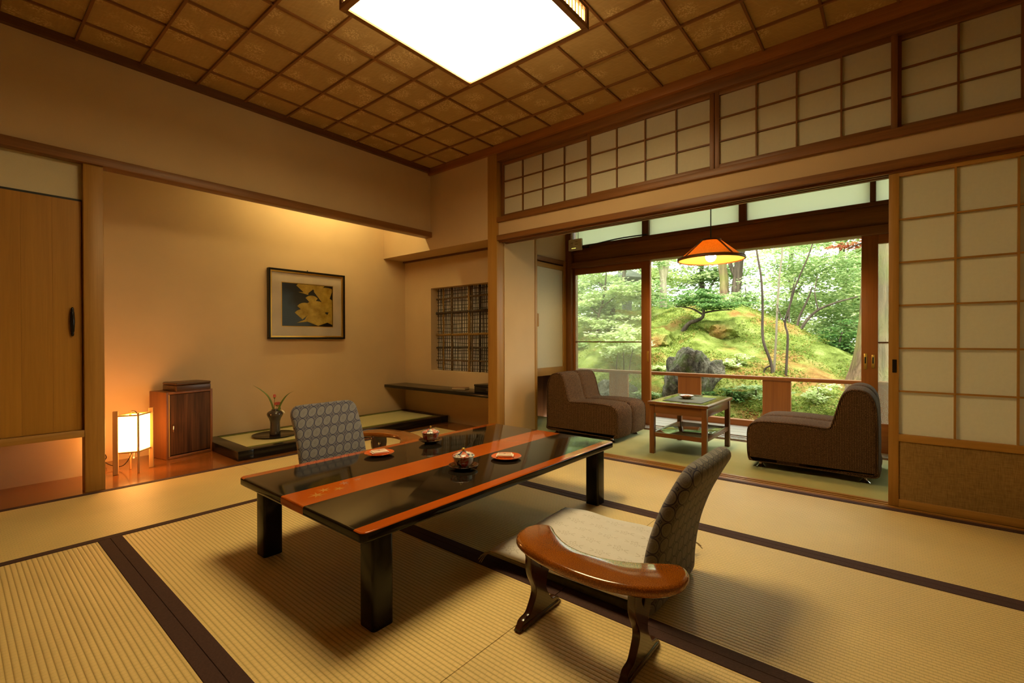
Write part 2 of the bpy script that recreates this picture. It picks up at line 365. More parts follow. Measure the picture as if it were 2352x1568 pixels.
# floor of tatami mats
floor = struct(box('floor', -3.66, XR, YN, 3.165, -.10, -.055, WD['X']), 'tatami floor of dark-bordered rush mats across the main room', 'floor')
mat_cache = {}
def mat_piece(x0, x1, y0, y1, along):
    L, Wd = (x1-x0, y1-y0) if along == 'X' else (y1-y0, x1-x0)
    key = (round(L, 3), round(Wd, 3)); h = .043
    if key not in mat_cache:
        bm = bmesh.new(); bx(bm, -L/2+.0012, L/2-.0012, -Wd/2+h, Wd/2-h, -.055, 0)
        a = mesh('tatami_mat', bm); a.materials.append(MT['tatami'])
        bm = bmesh.new(); bx(bm, -L/2+.0012, L/2-.0012, -h/2+.0006, h/2-.0006, -.055, .0022, .001, 1)
        b = mesh('border', bm); b.materials.append(MT['heri']); mat_cache[key] = (a, b)
    a, b = mat_cache[key]
    o = link('tatami_mat', a, None, floor, ((x0+x1)/2, (y0+y1)/2, 0), 0 if along == 'X' else PI/2)
    for s in (-1, 1): link('border', b, None, o, (0, s*(Wd/2-h/2), 0))
for y0, y1 in ((-1.75, -.43), (-.43, 1.33), (1.33, 3.165)): mat_piece(-3.655, -2.742, y0, y1, 'Y')
rows = [(-1.75, -1.33), (-1.33, -.43), (-.43, .465), (.465, 1.39), (1.39, 2.285), (2.285, 3.165)]
for y0, y1 in rows:
    for x0, x1 in ((-2.742, -.917), (-.917, .908), (.908, 1.9)): mat_piece(x0, x1, y0, y1, 'X')

# ceiling
ceil = struct(box('ceiling', -3.75, XR, YN, 3.24, ZC+.012, ZC+.06, WD['X']), 'coffered ceiling of floral papered squares between thin brown battens', 'ceiling')
gx = [-3.69]+[-2.487+.3125*k for k in range(-3, 15)]; gx = [g for g in gx if g < XR]+[XR]
gy = [YN]+[.485+.3020*k for k in range(-7, 9)]+[3.17]
pcache = {}
for i in range(len(gx)-1):
    for j in range(len(gy)-1):
        a, b = gx[i+1]-gx[i], gy[j+1]-gy[j]; key = (round(a, 3), round(b, 3))
        if key not in pcache:
            bm = bmesh.new(); bx(bm, -a/2, a/2, -b/2, b/2, 0, .012); pcache[key] = mesh('ceiling_panel', bm); pcache[key].materials.append(MT['ceiling'])
        link('ceiling_panel', pcache[key], None, ceil, ((gx[i]+gx[i+1])/2, (gy[j]+gy[j+1])/2, ZC+random.uniform(0, .0006)))
bm = bmesh.new(); bx(bm, -.0065, .0065, YN, 3.17, -.011, .002); bt = mesh('batten', bm); bt.materials.append(W['Y'])
for g in gx[1:-1]: link('batten', bt, None, ceil, (g, 0, ZC))
bm = bmesh.new(); bx(bm, XA, XR, -.0065, .0065, -.013, .002); bt = mesh('batten', bm); bt.materials.append(W['X'])
for g in gy[1:-1]: link('batten', bt, None, ceil, (0, g, ZC))

# left wall above the alcove, and its beam
struct(box('wall_left', -3.75, -3.69, YN, 3.24, 1.985, ZC+.05, MT['plaster']), 'tan plaster wall above the alcove opening', 'wall')
struct(box('trim_1', -3.77, -3.667, YN, 3.182, 1.942, 1.996, W['Y'], bev=.003), 'brown beam running along the top of the alcove opening', 'beam')
struct(box('trim_2', -3.69, -3.655, YN, 3.17, 2.593, ZC+.002, WD['Y']), 'dark moulding between ceiling and tan wall above the alcove', 'moulding')
struct(box('pillar', -3.785, -3.690, .515, .607, -.055, 1.945, WL['Z'], bev=.004), 'square honey-coloured post between closet door and alcove', 'pillar')
# closet
d1 = struct(bpy.data.objects.new('door_1', None), 'hanging closet front of vertical honey-coloured boards with dark pull', 'door'); C.objects.link(d1)
bm = bmesh.new(); bx(bm, -.012, .012, -.0624, .0624, .369, 1.718, .0006, 1); pl = mesh('plank', bm); pl.materials.append(MT['plank'])
for k in range(18): link('plank', pl, None, d1, (-3.735, .449-.125*k, 0))
box('rail', -3.80, -3.692, YN, .515, .327, .367, WL['Y'], d1, .002)
box('groove', -3.76, -3.728, YN, .515, 1.719, 1.731, MT['black'], d1)
bm = bmesh.new(); lathe(bm, [(.003, -.085), (.006, -.08), (.0075, -.068), (.0065, -.062), (.009, -.055), (.0115, 0), (.009, .055), (.0065, .062), (.0075, .068), (.006, .08), (.003, .085)], 14)
link('handle', mesh('handle', bm, True), MT['lacquer_soft'], d1, (-3.711, .468, 1.006))
struct(box('wall_left', -3.80, -3.735, YN, .515, 1.731, 1.945, MT['plaster_cream']), 'cream panel above the closet front', 'wall')
struct(box('wall_left', -4.5, -3.79, YN, .60, .335, 2.45, MT['plaster'], bev=0), 'tan box of the hanging closet beside the alcove', 'wall')
struct(box('wall_left', -4.26, -4.16, YN, .60, -.02, .335, MT['plaster']), 'tan plaster wall under the hanging closet', 'wall')
# alcove shell
struct(box('floor', -4.56, -3.655, YN, 3.55, -.10, -.001, MT['alcove_floor']), 'polished red-brown board floor of the alcove', 'floor')
struct(box('wall_left', -4.6, -4.5, YN, 3.62, -.02, 2.5, MT['plaster']), 'tan plaster back wall of the alcove with framed picture', 'wall')
struct(box('ceiling', -4.6, -3.74, .58, 3.2, 2.45, 2.5, WD['Y']), 'dark board ceiling hidden high inside the alcove', 'ceiling')
wb = struct(bpy.data.objects.new('wall_back', None), 'tan plaster alcove end wall pierced by a lattice window', 'wall'); C.objects.link(wb)
bm = bmesh.new()
for a in ((-4.52, -4.035, 3.47, 3.60, -.02, 1.85), (-3.0, -2.85, 3.47, 3.60, -.02, 1.85), (-4.035, -3.0, 3.47, 3.60, -.02, .55), (-4.035, -3.0, 3.47, 3.60, 1.47, 1.85)): bx(bm, *a)
link('plaster_face', mesh('plaster_face', bm), MT['plaster'], wb)
struct(box('wall_back', -4.5, -2.885, 3.17, 3.60, 1.815, ZC+.05, MT['plaster']), 'tan plaster header wall above the recessed shelf', 'wall')
struct(box('trim_3', -4.5, -2.885, 3.44, 3.475, 1.797, 1.818, WD['X']), 'thin dark strip under the header wall above the shelf', 'trim')
struct(box('floor', -3.66, -2.78, 3.165, 3.55, -.10, -.002, MT['alcove_floor']), 'brown board floor under the black wall shelf', 'floor')
# lattice window in the end wall
w1 = struct(bpy.data.objects.new('window_1', None), 'small window filled with a lattice of bamboo and dark reeds', 'window'); C.objects.link(w1)
box('paper_backing', -4.04, -2.98, 3.592, 3.598, .545, 1.475, MT['paper'], w1)
MT['reed'] = plain('dark_reed', (.045, .026, .014), .6, 0, .3, 0, .4, 60); MT['rope'] = plain('straw_rope', (.24, .13, .035), .8, 0, .2, 0, .45, 160); MT['cane'] = plain('brown_cane', (.11, .062, .025), .6, 0, .3, 0, .3, 60)
rg = random.Random(3)
def reed(p, q, r, mat, wob=.004, name='reed', n=9):
    bm = bmesh.new(); p = Vector(p); q = Vector(q); ph = rg.uniform(0, 6)
    pts = [p.lerp(q, k/(n-1))+Vector((math.sin(k*1.3+ph)*wob if abs(q.z-p.z) > .5 else 0, 0, math.sin(k*1.1+ph)*wob if abs(q.z-p.z) < .5 else 0)) for k in range(n)]
    tube(bm, pts, [r*(1+.12*math.sin(k*2.1+ph)) for k in range(n)], 6); link(name, mesh(name, bm, True), mat, w1)
x = -4.02
while x < -3.0:
    reed((x, 3.575, .548), (x+rg.uniform(-.006, .006), 3.575, 1.472), .0042, MT['reed']); x += rg.uniform(.024, .034)
z = .575
while z < 1.46:
    reed((-4.036, 3.567, z), (-2.98, 3.567, z+rg.uniform(-.008, .008)), .0035, MT['reed'], .005); z += rg.uniform(.036, .046)
for x, r, mt in ((-3.92, .0105, 'rope'), (-3.78, .014, 'cane'), (-3.515, .014, 'rope'), (-3.47, .010, 'cane'), (-3.36, .010, 'reed'), (-3.19, .009, 'rope'), (-3.09, .012, 'cane')):
    reed((x, 3.555, .548), (x, 3.555, 1.472), r, MT[mt], .003, 'bamboo_bar', 25)
for z, r, mt in ((1.35, .010, 'cane'), (1.19, .016, 'reed'), (.945, .014, 'rope'), (.80, .009, 'reed'), (.66, .010, 'cane')):
    reed((-4.036, 3.556, z), (-2.98, 3.556, z+.012), r, MT[mt], .002, 'bamboo_bar', 25)

# shoji wall: posts, beams
struct(box('pillar', -2.89, -2.778, 3.165, 3.268, -.055, ZC, WL['Z'], bev=.004), 'square honey-coloured corner post between alcove and veranda', 'pillar')
struct(box('wall_back', -2.78, XR, 3.19, 3.255, 1.83, 1.96, MT['plaster']), 'tan plaster strip between lintel and paper transoms', 'wall')
k1 = struct(box('trim_4', -2.78, XR, 3.163, 3.20, 1.790, 1.835, W['X'], bev=.002), 'brown grooved lintel over the veranda opening', 'lintel')
for a, b, c in ((3.20, 3.212, 1.775), (3.212, 3.236, 1.79), (3.236, 3.25, 1.775), (3.25, 3.274, 1.79), (3.274, 3.30, 1.775)): box('groove_rib', -2.78, XR, a, b, c, 1.832, W['X'], k1)
struct(box('trim_5', -2.78, XR, 3.163, 3.285, 1.955, 1.999, W['X'], bev=.002), 'brown sill beam under the paper transoms', 'beam')
struct(box('trim_6', -2.78, XR, 3.168, 3.29, 2.503, 2.572, W['X'], bev=.002), 'brown head beam over the paper transoms', 'beam')
struct(box('trim_7', XA, XR, 3.138, 3.20, 2.572, ZC+.002, WR['X'], bev=.002), 'reddish moulding between ceiling and transom wall', 'moulding')
k2 = struct(box('trim_8', -2.78, XR, 3.165, 3.185, -.055, .001, W['X']), 'grooved wooden threshold between tatami and green carpet', 'threshold')
for a, b, c in ((3.185, 3.203, .003), (3.203, 3.225, -.009), (3.225, 3.238, .003), (3.238, 3.26, -.009), (3.26, 3.285, .003)): box('groove_rib', -2.78, XR, a, b, -.055, c, WL['X'] if c > 0 else W['X'], k2)

pane_cache = {}
def shoji(root, x0, x1, z0, z1, yc, cols, rows, st, rl, matw, lower=None, kum=.0085):
    g = .026
    for a in (x0, x1-st): box('stile', a, a+st, yc-g/2, yc+g/2, z0, z1, matw['Z'], root, .0015)
    box('rail', x0+st, x1-st, yc-g/2, yc+g/2, z1-rl, z1, matw['X'], root, .0015)
    box('rail', x0+st, x1-st, yc-g/2, yc+g/2, z0, z0+rl*1.2, matw['X'], root, .0015)
    zb = z0+rl*1.2
    if lower:
        box('rail', x0+st, x1-st, yc-g/2, yc+g/2, lower-.038, lower, matw['X'], root, .0015)
        box('cloth_panel', x0+st, x1-st, yc-.006, yc+.008, zb, lower-.038, MT['skirt'], root); zb = lower
    a0, a1, b0, b1 = x0+st, x1-st, zb, z1-rl
    pw, ph = (a1-a0)/cols, (b1-b0)/rows
    for k in range(1, cols): box('bar', a0+k*pw-kum/2, a0+k*pw+kum/2, yc-.010, yc+.004, b0, b1, matw['Z'], root)
    for k in range(1, rows): box('bar', a0, a1, yc-.009, yc+.004, b0+k*ph-kum/2, b0+k*ph+kum/2, matw['X'], root)
    key = (round(pw, 4), round(ph, 4))
    if key not in pane_cache:
        bm = bmesh.new(); bx(bm, -pw/2, pw/2, -.0004, .0004, -ph/2, ph/2); pane_cache[key] = mesh('paper_pane', bm); pane_cache[key].materials.append(MT['paper'])
    for i in range(cols):
        for j in range(rows): link('paper_pane', pane_cache[key], None, root, (a0+(i+.5)*pw, yc+.0055, b0+(j+.5)*ph))
def skirt_mat():
    t = NT('woven_grass_cloth'); a = t.noise(t.coord(scale=(500, 1, 25)), 1, 2); b = t.noise(t.coord(scale=(25, 1, 600)), 1, 2); n = t.noise(t.coord(), 3, 3)
    f = t.math('ADD', t.math('MULTIPLY', a, .5), t.math('MULTIPLY', b, .5))
    c = t.ramp(f, [(.35, (.19, .105, .028)), (.65, (.36, .215, .07))]); c = t.mix(1, c, t.ramp(n, [(.3, .85), (.7, 1.08)]), 'MULTIPLY')
    return t.done(t.bsdf(c, .7, 0, .3, t.bump(f, .3, .001)))
MT['skirt'] = skirt_mat()
tr = [(-2.775, -1.85, 3.235, 'at the corner post'), (-1.862, -.912, 3.205, 'second from the corner post'), (-.908, .012, 3.205, 'third from the corner post'), (0.0, .93, 3.235, 'above the closed paper sliding door'), (.93, 1.86, 3.235, 'farthest from the corner post')]
for i, (a, b, y, tx) in enumerate(tr):
    r = struct(bpy.data.objects.new('window_%d' % (i+2), None), 'sliding paper transom of twelve panes, '+tx, 'transom'); C.objects.link(r)
    shoji(r, a, b, 1.999, 2.503, y, 4, 3, .028, .026, W)
d2 = struct(bpy.data.objects.new('door_2', None), 'closed paper sliding door with woven skirt panel beside the veranda opening', 'sliding door'); C.objects.link(d2)
shoji(d2, -.024, .93, .003, 1.788, 3.222, 4, 6, .043, .034, WL, .390)
box('finger_pull', -.008, .010, 3.2065, 3.212, .715, .785, MT['lacquer_soft'], d2, .001)
d3 = struct(bpy.data.objects.new('door_3', None), 'second paper sliding door beyond the closed one', 'sliding door'); C.objects.link(d3)
shoji(d3, .90, 1.86, .003, 1.788, 3.262, 4, 6, .043, .034, WL, .390)
# walls out of view that close the room
struct(box('wall_right', XR, XR+.1, YN, 5.0, -.1, ZC+.05, MT['plaster']), 'tan plaster side wall of the room', 'wall')
struct(box('wall_front', -4.6, XR+.1, YN-.1, YN, -.1, ZC+.05, MT['plaster']), 'tan plaster wall facing the veranda', 'wall')

# ================================================================ VERANDA
struct(box('floor', -3.3, XR, 3.285, 4.43, -.10, -.008, MT['carpet']), 'green carpet of the enclosed veranda', 'floor')
k3 = struct(box('trim_9', -3.0, XR, 4.43, 4.70, -.10, -.004, WD['X']), 'grooved dark sill under the glass doors', 'sill')
for a, b in ((4.45, 4.478), (4.50, 4.528), (4.565, 4.592), (4.645, 4.67)): box('groove_rib', -3.0, XR, a, b, -.02, .006, MT['deck'], k3)
wl = struct(box('wall_left', -2.86, -2.772, 3.265, 3.73, -.05, 2.36, MT['plaster']), 'tan plaster sleeve wall beside the corner post', 'wall')
struct(box('trim_10', -2.97, -2.765, 3.73, 3.765, -.05, 2.36, WL['Z'], bev=.003), 'slim honey-coloured post at the end of the sleeve wall', 'post')
struct(box('wall_left', -3.0, -2.94, 3.76, 4.60, 1.79, 2.36, MT['plaster']), 'tan plaster above the small veranda cupboard door', 'wall')
struct(box('wall_left', -3.4, -3.3, 3.6, 4.75, -.05, .56, WD['Z']), 'dark back of the recess under the veranda cupboard', 'wall')
d4 = struct(bpy.data.objects.new('door_4', None), 'cream papered cupboard door at the end of the veranda', 'door'); C.objects.link(d4)
for a, b, c, d in ((3.775, 3.83, .50, 1.79), (4.48, 4.545, .50, 1.79)): box('stile', -2.965, -2.925, a, b, c, d, WL['Z'], d4, .002)
box('rail', -2.965, -2.925, 3.83, 4.48, .50, .585, WL['Y'], d4, .002); box('rail', -2.965, -2.925, 3.83, 4.48, 1.675, 1.725, WL['Y'], d4, .002); box('head_rail', -2.965, -2.918, 3.83, 4.48, 1.74, 1.79, W['Y'], d4, .002)
box('paper_panel', -2.95, -2.935, 3.83, 4.48, .585, 1.675, MT['paper_door'], d4)
box('handle', -2.925, -2.912, 3.965, 3.995, 1.03, 1.17, WL['Z'], d4, .006)
struct(box('ceiling', -3.4, XR, 3.25, 4.75, 2.36, 2.42, WL['Y']), 'pale board ceiling of the veranda', 'ceiling')
struct(box('pillar', -2.935, -2.862, 4.545, 4.70, -.05, 2.40, W['Z'], bev=.003), 'brown corner post of the veranda window wall', 'pillar')
struct(box('trim_11', -2.93, XR, 4.555, 4.70, 1.703, 1.768, W['X'], bev=.003), 'brown head rail over the glass doors', 'lintel')
struct(box('trim_12', -2.93, XR, 4.59, 4.69, 1.768, 1.925, W['X'], bev=.002), 'wide dark beam over the glass doors', 'beam')
struct(box('trim_13', -2.93, XR, 4.575, 4.70, 1.925, 1.958, WD['X'], bev=.002), 'dark sill under the frosted transoms', 'sill')
struct(box('trim_14', -2.93, XR, 4.575, 4.70, 2.30, 2.36, WD['X']), 'dark head over the frosted transoms', 'lintel')
mull = [(-2.862, -2.845), (-2.027, -1.956), (-1.098, -1.033), (-.149, -.112), (.80, .86), (1.84, 1.9)]
wnames = ['frosted transom pane nearest the white router box', 'frosted transom pane behind the hanging lamp cord', 'long frosted transom pane over the open garden doorway', 'narrow visible frosted transom pane beside the paper door', 'last frosted transom pane behind the paper doors']
for i in range(5):
    r = struct(bpy.data.objects.new('window_%d' % (i+7), None), wnames[i], 'transom'); C.objects.link(r)
    box('pane', mull[i][1], mull[i+1][0], 4.625, 4.633, 1.958, 2.30, MT['glass_frost'], r)
    box('mullion', mull[i+1][0], mull[i+1][1], 4.59, 4.68, 1.958, 2.30, WD['Z'], r, .002)
def glass_door(name, x0, x1, y, sl, sr, label, nstile=1):
    r = struct(bpy.data.objects.new(name, None), label, 'glass door'); C.objects.link(r)
    g = .034
    box('stile', x0, x0+sl, y, y+g, .006, 1.703, WR['Z'], r, .002); box('stile', x1-sr, x1, y, y+g, .006, 1.703, WR['Z'], r, .002)
    box('rail', x0+sl, x1-sr, y, y+g, 1.632, 1.703, WR['X'], r, .002); box('rail', x0+sl, x1-sr, y, y+g, .006, .235, WR['X'], r, .002)
    box('bar', x0+sl, x1-sr, y+.006, y+g-.006, .858, .870, WD['X'], r)
    box('pane', x0+sl, x1-sr, y+.015, y+.019, .235, .858, MT['glass'], r); box('pane', x0+sl, x1-sr, y+.015, y+.019, .870, 1.632, MT['glass'], r)
    return r
d5 = glass_door('door_5', -2.872, -1.942, 4.60, .03, .095, 'closed glass sliding door behind the dark brown armchair by the cupboard')
d6 = glass_door('door_6', -.202, .72, 4.60, .105, .1, 'glass sliding door pushed open beside the paper door')
d7 = glass_door('door_7', .70, 1.62, 4.645, .1, .1, 'further glass sliding door behind the paper door')
for px, h in ((-.176, .062), (-.128, .052)):
    o = box('latch_plate', px-.010, px+.010, 4.596, 4.601, .715-h, .715+h, MT['gold'], d6, .002); box('recess', px-.005, px+.005, 4.594, 4.597, .70, .75, MT['black'], o)
box('latch_plate', -1.975, -1.957, 4.596, 4.601, .66, .77, MT['gold'], d5, .002)
# outside deck and railing
deck = struct(box('floor', -5, XR+1, 4.70, 5.46, -.35, -.06, WD['X']), 'grey plank deck outside the glass doors', 'deck')
bm = bmesh.new(); bx(bm, -5, XR+1, -.068, .068, -.06, -.028, .003, 1); pb = mesh('plank', bm); pb.materials.append(MT['deck'])
for k in range(5): link('plank', pb, None, deck, (0, 4.775+.14*k, 0))
rl = thing('deck_railing', 'low brown railing with wide flat boards along the deck edge', 'railing', (-1.5, 5.4, -.05))
box('top_rail', -3.5, 4.4, -.042, .042, .518, .553, WR['X'], rl, .004); box('bottom_rail', -3.5, 4.4, -.04, .04, 0, .085, WR['X'], rl, .004)
bm = bmesh.new(); bx(bm, -.128, .128, -.016, .016, .085, .518, .002, 1); pb = mesh('board', bm); pb.materials.append(WR['Z'])
for k in range(-2, 5): link('board', pb, None, rl, (-.31+.88*k, 0, 0))
struct(box('roof', -6, 4, 4.62, 5.60, 2.75, 2.85, WD['Y']), 'dark unseen eaves added above the deck for shade', 'roof')  # eaves out of view, added to hold sky light off the veranda
struct(box('roof', -6, 4, -3, 4.7, 2.75, 2.85, WD['Y']), 'roof slab over the house', 'roof')
struct(box('trim_15', -3, XR, 4.60, 4.69, 2.36, 2.76, WD['X']), 'dark outer boards above the frosted transoms', 'beam')
struct(box('wall_left', -6, -3.0, 4.6, 4.7, -.4, 2.8, WD['Z']), 'dark outer house wall beside the veranda', 'wall')
struct(box('wall_left', -3.42, -3.0, 3.62, 3.70, -.05, 2.4, WD['Z']), 'dark cupboard side behind the sleeve wall', 'wall')
struct(box('wall_left', -3.42, -3.34, 3.62, 4.7, .5, 2.4, WD['Z']), 'dark cupboard back behind the cream papered door', 'wall')

# ================================================================ ALCOVE THINGS
# raised tatami platform
pf = thing('alcove_platform', 'low black-lacquered platform with tatami top inside the alcove', 'platform', (-4.115, 2.39, 0))
x0, x1, y0, y1, h = -.382, .378, -1.03, 1.06, .072
for a in ((x0, x1, y0, y0+.11), (x0, x1, y1-.09, y1), (x1-.085, x1, y0+.11, y1-.09), (x0, x0+.03, y0+.11, y1-.09)):
    box('frame_rail', a[0], a[1], a[2], a[3], 0, h, MT['lacquer_soft'], pf, .004)
bm = bmesh.new(); bx(bm, -(y1-y0-.20)/2, (y1-y0-.20)/2, -.292, .292, 0, .066); t_ = link('tatami_mat', mesh('tatami_mat', bm), MT['tatami_green'], pf, ((x0+.03+x1-.085)/2, (y0+y1+.02)/2, .002), PI/2)
for s in (-1, 1): box('border', -(y1-y0-.20)/2, (y1-y0-.20)/2, s*.30-.022, s*.30+.022, .0, .069, MT['heri_green'], t_)
box('base_strip', x0+.01, x1-.012, y0+.012, y1-.01, -.0005, .012, MT['black'], pf)
# black wall shelf, box and booklet
tag(box('wall_shelf', -4.499, -2.889, 3.172, 3.469, .352, .384, MT['lacquer_soft'], bev=.003), 'long black lacquered shelf under the bamboo lattice window', 'shelf')
st = thing('stationery_box', 'black box at the end of the wall shelf beside the corner post', 'box', (-3.0, 3.335, .384))
box('body', -.11, .108, -.125, .125, 0, .062, MT['lacquer_soft'], st, .004); box('lid', -.112, .1085, -.128, .128, .063, .082, MT['lacquer_soft'], st, .004)
bk = thing('booklet', 'small brown booklet lying on the black wall shelf', 'booklet', (-3.45, 3.36, .384), .35)
MT['book'] = plain('brown_cover', (.26, .14, .06), .6); MT['pages'] = plain('cream_pages', (.55, .46, .3), .8)
box('cover', -.075, .075, -.055, .055, 0, .004, MT['book'], bk, .001); box('pages', -.072, .072, -.052, .054, .004, .014, MT['pages'], bk); box('cover', -.075, .075, -.055, .055, .014, .018, MT['book'], bk, .001)
# framed picture
pc = thing('framed_picture', 'framed picture of golden fan shapes on dark blue, hung in the alcove', 'picture', (-4.499, 2.275, 1.235))
def frame(bm, hw, hh, t, xa, xb):
    for a in ((-hw, hw, hh-t, hh), (-hw, hw, -hh, -hh+t)): bx(bm, xa, xb, a[0], a[1], a[2], a[3], .002, 1)
    for a in ((-hw, -hw+t), (hw-t, hw)): bx(bm, xa, xb, a[0], a[1], -hh+t, hh-t, .002, 1)
bm = bmesh.new(); frame(bm, .385, .332, .016, 0, .045); link('frame', mesh('frame', bm), MT['lacquer_soft'], pc)
bm = bmesh.new(); frame(bm, .369, .316, .015, .004, .036); link('inner_frame', mesh('inner_frame', bm), MT['gold'], pc)
box('mount', .004, .020, -.354, .354, -.301, .301, plain('cream_mount', (.66, .55, .42), .85), pc)
bm = bmesh.new(); frame(bm, .262, .212, .006, .020, .0225); link('mount_edge', mesh('mount_edge', bm), MT['gold'], pc)
def art_mat():
    t = NT('blue_black_print'); X, Y, Z = t.xyz(); n = t.noise(t.coord(), 5, 3)
    f = t.math('ADD', t.math('ADD', t.math('MULTIPLY', Y, 2.2), t.math('MULTIPLY', Z, 1.6)), n)
    return t.done(t.bsdf(t.ramp(f, [(.05, (.025, .055, .10)), (.45, (.006, .006, .008))]), .35))
def goldart_mat():
    t = NT('gold_print'); n = t.noise(t.coord(), 14, 4, .6); return t.done(t.bsdf(t.ramp(n, [(.3, (.34, .22, .02)), (.7, (.66, .47, .09))]), .4))
pr_ = box('print', .020, .0212, -.256, .256, -.206, .206, art_mat(), pc)
def fan(cy, cz, r, a0, a1, lay):
    bm = bmesh.new(); n = 10; xx = .0213+.0003*lay
    c = bm.verts.new((xx, cy, cz)); ring = []
    for k in range(n+1):
        a = math.radians(a0+(a1-a0)*k/n); ring.append(bm.verts.new((xx, min(.25, cy+r*math.cos(a)), max(-.203, min(.203, cz+r*math.sin(a))))))
    for k in range(n): bm.faces.new((c, ring[k], ring[k+1]))
    r_ = bmesh.ops.extrude_face_region(bm, geom=list(bm.faces)); bmesh.ops.translate(bm, verts=[v for v in r_['geom'] if isinstance(v, bmesh.types.BMVert)], vec=(-.0002, 0, 0))
    link('fan_shape', mesh('fan_shape', bm), GA, pr_)
GA = goldart_mat()
for i, f in enumerate([(-.02, .105, .13, 40, 140), (.085, .115, .13, 50, 120), (.035, .01, .09, 45, 135), (.19, -.02, .21, 55, 130), (.17, -.06, .15, 0, 80), (-.035, -.075, .10, 45, 140), (.08, -.12, .17, 30, 150), (-.06, -.14, .10, 40, 140), (.10, -.20, .15, 20, 160), (.16, -.15, .14, -15, 60), (-.10, .125, .10, -12, 4), (-.12, -.175, .12, 8, 22)]): fan(*f, i)
bm = bmesh.new(); lathe(bm, [(.004, 0), (.006, .006), (.004, .016)], 10); link('hook', mesh('hook', bm), MT['black'], pc, (.006, .0, .331))
box('glazing', .0262, .0270, -.353, .353, -.300, .300, glassy('picture_glass', (1, 1, 1), 0, rough=.3, ior=1.12), pc)
# cabinet and the box on it
ca = math.atan2(.066, .328)
cb = thing('side_cabinet', 'small reddish-brown cabinet with dark striped door in the alcove', 'cabinet', (-4.193, 1.036, 0), ca)
MT['cab'] = wood('cabinet_wood', (.15, .050, .015), (.23, .085, .025), 'Z', .45); MT['zebra'] = wood('striped_wood', (.020, .008, .004), (.14, .055, .020), 'Z', .6, fine=.9, spec=.15)
dp, wd, hh = .24, .335, .505
box('side_panel', -dp, 0, 0, .016, 0, hh, MT['cab'], cb, .002); box('side_panel', -dp, 0, wd-.016, wd, 0, hh, MT['cab'], cb, .002)
box('top_panel', -dp, 0, .016, wd-.016, hh-.018, hh, MT['cab'], cb, .002); box('bottom_panel', -dp, 0, .016, wd-.016, 0, .02, MT['cab'], cb, .002); box('back_panel', -dp, -dp+.008, .016, wd-.016, .02, hh-.018, MT['cab'], cb)
dr = box('door', -.018, -.004, .026, wd-.018, .028, hh-.022, MT['zebra'], cb, .001)
box('edge_strip', -.016, -.001, .0165, .0255, .021, hh-.019, WL['Z'], cb)
bm = bmesh.new(); tube(bm, [(-.004, .045, .20), (.012, .045, .205), (.012, .045, .25), (-.004, .045, .255)], .0035, 8); link('handle', mesh('handle', bm, True), MT['chrome'], dr)
MT['mottle'] = wood('mottled_lacquer', (.018, .008, .004), (.11, .045, .018), 'Y', .35)
bxo = thing('lacquer_box', 'flat dark lacquered box lying on the small cabinet', 'box', (-4.315, 1.205, .5055), ca)
bm = bmesh.new(); bx(bm, -.10, .10, -.125, .125, 0, .045, .006, 3); link('body', mesh('body', bm, True, 40), MT['mottle'], bxo)
bm = bmesh.new(); bx(bm, -.102, .102, -.127, .127, .046, .066, .010, 3); link('lid', mesh('lid', bm, True, 40), MT['mottle'], bxo)
# paper floor lamp
al = thing('paper_floor_lamp', 'glowing four-sided paper lamp on wooden legs in the alcove corner', 'lamp', (-4.033, .814, 0))
A_, B_, C_, D_ = (.022, -.102), (.077, .007), (-.027, .102), (-.073, -.006)
MT['lampwood'] = wood('pale_lamp_wood', (.42, .22, .07), (.55, .31, .11), 'Z', .45)
for p, hw in ((A_, .014), (C_, .013)): 
    bm = bmesh.new(); bx(bm, -hw, hw, -hw, hw, 0, .423, .002, 1); o = link('post', mesh('post', bm), MT['lampwood'], al, (*p, 0), -.3)
for p in (B_, D_): box('post', p[0]-.0055, p[0]+.0055, p[1]-.0055, p[1]+.0055, 0, .405, MT['lampwood'], al, .001)
MT['lamp_paper'] = emit('lit_lamp_paper', (1, .42, .10), 28)
cor = [A_, B_, C_, D_]
for k in range(4):
    a, b = Vector((*cor[k], 0)), Vector((*cor[(k+1) % 4], 0)); d = (b-a).normalized(); n = Vector((d.y, -d.x, 0)); a2, b2 = a+d*.012, b-d*.008
    bm = bmesh.new(); vs_ = [bm.verts.new(p) for p in (a2+Vector((0, 0, .148)), b2+Vector((0, 0, .148)), b2+Vector((0, 0, .385)), a2+Vector((0, 0, .385)))]; f_ = bm.faces.new(vs_)
    r_ = bmesh.ops.extrude_face_region(bm, geom=[f_]); bmesh.ops.translate(bm, verts=[v for v in r_['geom'] if isinstance(v, bmesh.types.BMVert)], vec=-n*.001)
    link('paper_shade', mesh('paper_shade', bm), MT['lamp_paper'], al)
    for z in (.142, .388):
        bm = bmesh.new(); tube(bm, [a+Vector((0, 0, z)), b+Vector((0, 0, z))], .0055, 6); link('rail', mesh('rail', bm), MT['lampwood'], al)
bm = bmesh.new(); tube(bm, catmull([(D_[0], D_[1], .39), (-.04, -.004, .405), (.02, .002, .41), (B_[0], B_[1], .392)], 5), .0035, 6); link('carry_loop', mesh('carry_loop', bm, True), MT['cane'], al)
bm = bmesh.new(); tube(bm, catmull([(-.02, 0, .15), (-.018, .004, .12), (-.02, .002, .09)], 4), .0015, 5); lathe(bm, [(.003, .078), (.006, .084), (.003, .092)], 8, -.02, .002); link('pull_switch', mesh('pull_switch', bm, True), MT['white_plastic'], al)
